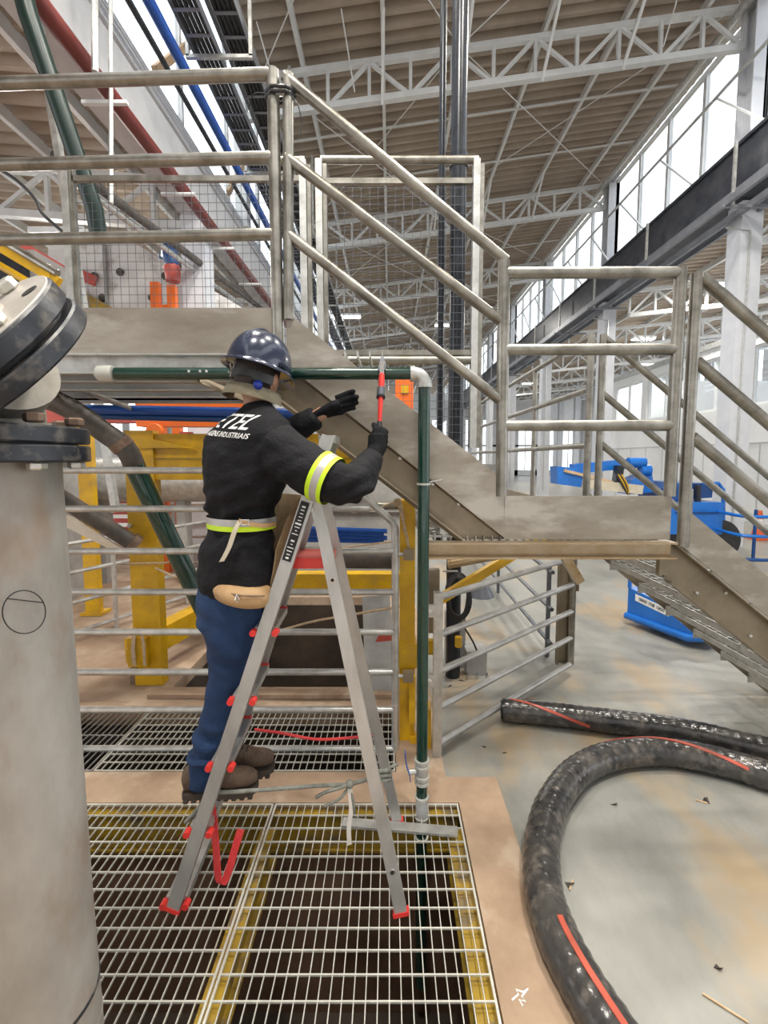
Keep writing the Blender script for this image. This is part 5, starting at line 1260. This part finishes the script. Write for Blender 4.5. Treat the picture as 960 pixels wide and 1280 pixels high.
# distant worker on the housing
fpz = thing('person', 'distant person in blue shirt and red trousers working beyond the wire screen', 'person', at(215, 343, 6.9))
d_ = MB(); s0 = at(215, 343, 6.9); sc_ = .42
def fp2(px, py, Y=6.9): return at(px, py, Y)
d_.tube([fp2(212, 342), fp2(215, 332), fp2(213, 322), fp2(212, 312), fp2(210, 307)], [.07, .10, .12, .12, .05], 12)
d_.ball(fp2(207, 305), .075, 12, 8)
d_.tube([fp2(208, 313), fp2(203, 322), fp2(199, 320)], [.05, .045, .035], 8); d_.tube([fp2(216, 313), fp2(219, 322), fp2(214, 328)], [.05, .045, .035], 8)
d_.tube([fp2(213, 334), fp2(214, 344), fp2(215, 352)], [.07, .06, .05], 8); d_.tube([fp2(217, 334), fp2(219, 344), fp2(219, 352)], [.07, .06, .05], 8)
fb = baked(d_, 'body', 'blue_dark', fpz, .018, 2)
baked(MB().ball(fp2(207, 303.5), .085, 12, 8, (1, 1, .8)), 'helmet', 'machine_white', fpz, .015, 2)
baked(MB().tube([fp2(214, 333), fp2(216, 344), fp2(216, 353)], [.125, .11, .10], 12), 'trousers', 'red_machine', fpz, .018, 2)
# yellow guard rail, red and white kiosk at the pipe flange
yr = thing('yellow_guardrail', 'yellow handrail sloping down behind the tilted pipe flange', 'handrail', at(30, 400, 3.6))
MB().tube([at(-40, 275, 3.6), at(72, 342, 3.6)], .030, 10).build('cap_tube', 'tube_steel', yr)
MB().bar(at(-40, 285, 3.62), at(74, 353, 3.62), .05, .07).build('top_rail', 'yellow_paint', yr, False)
MB().tube([at(-40, 310, 3.62), at(0, 332, 3.62), at(72, 374, 3.62)], .030, 10).build('mid_rail', 'yellow_paint', yr)
MB().bar(at(59, 336, 3.62), at(61, 440, 3.62), .08, .06, (0, 1, 0)).build('post', 'yellow_paint', yr, False)
kb = thing('kiosk', 'grey operator kiosk with red canopy edge and dark window behind the yellow handrail', 'kiosk', at(20, 440, 5))
MB().span((at(-60, 0, 5).x, 5, 0), (at(62, 0, 5).x, 5.8, at(20, 312, 5).z)).build('cabin', 'machine_grey', kb, False)
MB().span((at(-60, 0, 5).x, 4.95, at(20, 312, 5).z), (at(48, 0, 5).x, 5.8, at(20, 300, 5).z)).build('canopy', 'red_machine', kb, False)
MB().span((at(4, 0, 5).x, 4.97, at(20, 352, 5).z), (at(56, 0, 5).x, 4.999, at(20, 318, 5).z)).build('window', 'black_steel', kb, False)
# black riser pipes in the middle
run('riser_pipe', 'thick black vertical riser pipe behind the wire screen', [V((at(571, 400, 3.45).x, 3.45, 12)), V((at(571, 400, 3.45).x, 3.45, -.03))], .058, 'black_steel', 'pipe', 20)
run('riser_pipe', 'slim black vertical riser pipe beside the thick one', [V((at(551, 400, 3.6).x, 3.6, 12)), V((at(551, 400, 3.6).x, 3.6, .9))], .026, 'black_steel', 'pipe', 14)
rc_ = V((at(571, 400, 3.45).x, 3.45, at(571, 210, 3.45).z))
tag(MB().tube([rc_, rc_+V((0, 0, .09))], .066, 20).build('pipe_coupling', 'black_steel'), 'black coupling sleeve on the thick riser pipe', 'coupling')

# ================================================================ UNDER THE LANDING
cl = thing('cable_coil', 'coil of black cable hung from the dark riser under the landing', 'cable', at(573, 775, 3.2))
for k in range(5):
    pts = []
    for i in range(28):
        a = 2*PI*i/28; pts.append(at(573 + (15.5 - .9*k)*math.cos(a) + .8*math.sin(3*a+k), 746 + (29.5-1.4*k)*math.sin(a), 3.28 - .012*k))
    MB().tube(pts, .009, 6, True).build('turn', 'black_plastic', cl)
MB().tube([at(554, 714, 3.3), at(572, 714, 3.24)], .008, 6).build('tie', 'galvanised', cl)
MB().tube(bez([at(575, 776, 3.26), at(590, 800, 3.26), at(598, 818, 3.3)], 6), .008, 6).build('tail', 'black_plastic', cl)
vb = thing('valve_block', 'small grey actuator block with yellow cap on the floor under the landing', 'valve', at(590, 838, 3.5))
MB().span((at(560, 0, 3.58).x, 3.58, -.03), (at(584, 0, 3.58).x, 3.74, at(570, 768, 3.58).z)).build('body', 'machine_grey', vb, False)
MB().tube([V((at(575, 0, 3.36).x, 3.36, at(570, 808, 3.36).z)), V((at(575, 0, 3.36).x, 3.36, at(570, 796, 3.36).z))], .028, 12).build('cap', 'yellow_paint', vb)
MB().span((at(586, 0, 3.45).x, 3.45, -.03), (at(612, 0, 3.45).x, 3.62, at(600, 815, 3.45).z)).build('pedestal', 'machine_grey', vb, False)
for px in (585, 597, 609): MB().tube([onz(px, 842, -.03), onz(px, 842, .03)], .006, 6).build('anchor_bolt', 'grey_steel', vb)
cn = MB().tube([at(602, 728, 4.2), at(602, 745, 4.2)], [.05, .12], 20)
tag(cn.build('lamp_shade', 'grey_steel'), 'grey conical hood hanging under the landing brace', 'hood')
run('yellow_tube', 'yellow stained tube slanting under the landing beam', [at(560, 705, 3.0), at(640, 690, 3.0)], .035, 'amber_steel')
for i, (px, py) in enumerate(((563, 858), (577, 852), (590, 843), (668, 857), (612, 895), (605, 935), (632, 942), (900, 1215), (770, 1008), (880, 1000), (715, 1107))):
    p = onz(px, py, -.03); s3 = .012 + .012*random.random()
    mb = MB(); mb.add([p + V((random.uniform(-1, 1)*s3*1.6, random.uniform(-1, 1)*s3*1.6, 0)) for _ in range(3)] + [p + V((0, 0, s3*.7)), p + V((s3*.8, .3*s3, s3*.4))], [(0, 1, 3), (1, 2, 4), (1, 4, 3), (2, 0, 3), (2, 3, 4), (0, 2, 1)])
    tag(mb.build('debris_chip', 'debris', None, False), 'dark chip of debris lying on the grey floor', 'debris', 'chips of debris on the floor')
for i, (a, b) in enumerate((((878, 1242), (935, 1278)), ((870, 1000), (884, 1004)), ((716, 1100), (712, 1113)), ((640, 878), (668, 872)))):
    tag(MB().bar(onz(*a, -.026), onz(*b, -.026), .006, .005).build('straw', 'timber', None, False), 'thin pale straw lying on the grey floor', 'straw', 'straws on the floor')

mk2 = [onz(x_, y_, .0012) for x_, y_ in ((640, 1250), (648, 1243), (645, 1237), (653, 1240), (660, 1236), (652, 1246), (657, 1252), (649, 1250), (654, 1258))]
pm_ = bpy.data.objects.get('floor_pad'); MB().tube(mk2, .0028, 5).build('paint_mark', 'print_white', pm_)
# ================================================================ BLUE LIFT, CONE
bs = thing('lift_undercarriage', 'blue curved lift base with a white phone number strip under the stair', 'lift', onz(825, 790, -.03))
A0, B0 = onz(784, 768, .07), onz(872, 800, .07)
dirb = (B0-A0); dirb.z = 0; nb_ = V((dirb.y, -dirb.x, 0)).normalized()
if nb_.y > 0: nb_ = -nb_
def bpt(f, z): return V((A0.x + dirb.x*f, A0.y + dirb.y*f, z))
MB().prism([bpt(0, .08), bpt(1.0, .08), bpt(1.02, .14), bpt(.78, .17), bpt(.68, .29), bpt(0, .36)], -nb_*.5).build('chassis', 'blue_lift', bs, False)
MB().tube([bpt(-.01, .06)+nb_*.01, bpt(.9, .06)+nb_*.01, bpt(1.05, .09)-nb_*.05, bpt(1.05, .10)-nb_*.4], .035, 10).build('bumper', 'blue_lift', bs)
MB().tube([bpt(.02, .36), bpt(.02, .62), bpt(.02, .62)-nb_*.3], .02, 8).build('handle', 'blue_lift', bs)
for f in (.25, .8): MB().disc(bpt(f, .05)-nb_*.25, nb_, .08, .07, 20).build('wheel', 'black_plastic', bs)
lb = MB().prism([bpt(.12, .245)+nb_*.003, bpt(.62, .195)+nb_*.003, bpt(.62, .265)+nb_*.003, bpt(.12, .315)+nb_*.003], -nb_*.002).build('phone_label', 'print_white', bs, False)
me = text_mesh('0800 708 1800', .046, 'phone_number'); ux = (bpt(.62, .195)-bpt(.12, .245)).normalized(); uz = nb_.cross(ux)
if uz.z < 0: uz = -uz
cc = (bpt(.37, .255))+nb_*.006
for v in me.vertices: v.co = (cc + ux*v.co.x + uz*v.co.y) - ORG[lb.name]
me.materials.clear(); me.materials.append(M['print_black'])
tx = bpy.data.objects.new('phone_number', me); COL.objects.link(tx); tx.parent = lb; ORG[tx.name] = ORG[lb.name]
bl_ = thing('boom_lift', 'blue boom lift with folded arms parked behind the stair landing', 'lift', at(790, 655, 8.0))
YL = 8.0
def bx(px0_, py0_, px1_, py1_, Y, d, nm, m='blue_lift'): MB().span((at(px0_, 0, Y).x, Y, at(600, py1_, Y).z), (at(px1_, 0, Y).x, Y+d, at(600, py0_, Y).z)).build(nm, m, bl_, False)
MB().prism([at(696, 583, YL), at(722, 585, YL), at(732, 603, YL), at(725, 609, YL), at(697, 605, YL)], (0, .35, 0)).build('boom_head', 'blue_lift', bl_, False)
MB().bar(at(715, 586, YL+.2), at(800, 578, YL+.2), .25, .17).build('upper_boom', 'blue_lift', bl_, False)
MB().bar(at(705, 588, YL-.02), at(770, 604, YL-.02), .05, .05).build('boom_rail', 'timber', bl_, False)
MB().bar(at(728, 604, YL-.02), at(800, 612, YL-.02), .2, .16).build('lower_boom', 'strap_cream', bl_, False)
MB().tube([at(785, 578, YL), at(806, 578, YL)], .09, 14).build('knuckle', 'blue_lift', bl_)
MB().tube([at(800, 588, YL), at(812, 588, YL)], .10, 14).build('knuckle', 'blue_lift', bl_)
MB().bar(at(774, 582, YL-.05), at(771, 603, YL-.05), .12, .14, (0, 1, 0)).build('cylinder', 'black_steel', bl_, False)
MB().prism([at(790, 600, YL), at(815, 590, YL), at(818, 615, YL), at(786, 618, YL)], (0, .4, 0)).build('knuckle_plate', 'blue_lift', bl_, False)
for k in range(4): MB().tube(bez([at(770+2*k, 592, YL-.1), at(778+2*k, 606, YL-.15), at(785, 618, YL-.1)], 4), .018, 6).build('hydraulic_hose', ('black_plastic', 'yellow_paint')[k % 2], bl_)
MB().prism([at(838, 612, YL-.4), at(852, 604, YL-.4), at(892, 604, YL-.4), at(890, 622, YL-.4), at(838, 626, YL-.4)], (0, 1.0, 0)).build('hood', 'blue_dark', bl_, False)
bx(836, 628, 904, 668, YL-.6, 1.3, 'turntable'); bx(845, 640, 898, 642, YL-.62, .03, 'trim_line', 'blue_dark')
MB().tube([at(872, 606, YL-.45), at(872, 628, YL-.45)], .05, 10).build('control_post', 'black_steel', bl_)
MB().tube([at(880, 605, YL-.5), at(898, 604, YL-.5), at(904, 612, YL-.5), at(904, 668, YL-.5)], .03, 8).build('guard_tube', 'blue_lift', bl_)
for px in (840, 895): MB().disc(V((at(px, 0, YL-.4).x, YL-.4, .32)), (0, 1, 0), .35, .28, 28).build('wheel', 'black_plastic', bl_)
bx(760, 628, 840, 660, YL-.1, .9, 'chassis', 'blue_dark')
bsk = thing('lift_basket', 'blue tube basket rails of the lift beside the traffic cone', 'basket', at(945, 690, 7.6))
for z in (.16, .52, .82): MB().tube(bez([at(888, 0, 7.7) * 1 - V((0, 0, at(888, 0, 7.7).z - z)), V((at(930, 0, 6.8).x, 6.8, z)), V((at(990, 0, 6.7).x, 6.7, z))], 5), .026, 8).build('rail', 'blue_lift' if z > .2 else 'blue_dark', bsk)
for px in (890, 945): MB().tube([V((at(px, 0, 7.5).x, 7.5, -.03)), V((at(px, 0, 7.5).x, 7.5, .84))], .026, 8).build('post', 'blue_dark', bsk)
co = thing('traffic_cone', 'orange traffic cone with white band on the floor by the partition wall', 'cone', onz(948, 676, -.03))
c0 = onz(948, 674, -.03); hc_ = .62
MB().box(c0 + V((0, 0, .02)), (.36, .36, .04)).build('base', 'cone_orange', co, False)
MB().tube([c0 + V((0, 0, .04)), c0 + V((0, 0, .26))], [.14, .10], 20).build('lower_body', 'cone_orange', co)
MB().tube([c0 + V((0, 0, .26)), c0 + V((0, 0, .44))], [.10, .068], 20).build('band', 'print_white', co)
MB().tube([c0 + V((0, 0, .44)), c0 + V((0, 0, hc_))], [.068, .032], 20).build('tip', 'cone_orange', co)
# site clutter far down the hall
for i, (x, y, z, m) in enumerate(((3.2, 17, .9, 'machine_white'), (4.4, 20, 1.1, 'machine_grey'), (2.0, 22, 1.0, 'wall_white'), (1.2, 19, .8, 'machine_white'), (5.6, 24, 1.4, 'machine_grey'))):
    cabinet(['white crate far down the hall behind the landing', 'grey crate beyond the lift boom', 'bright white cabinet in the distance down the hall', 'small white crate in the middle of the distant floor', 'tall grey cabinet near the distant columns'][i], x-.5, x+.5, y, y+.8, z, m, -.03, 2)
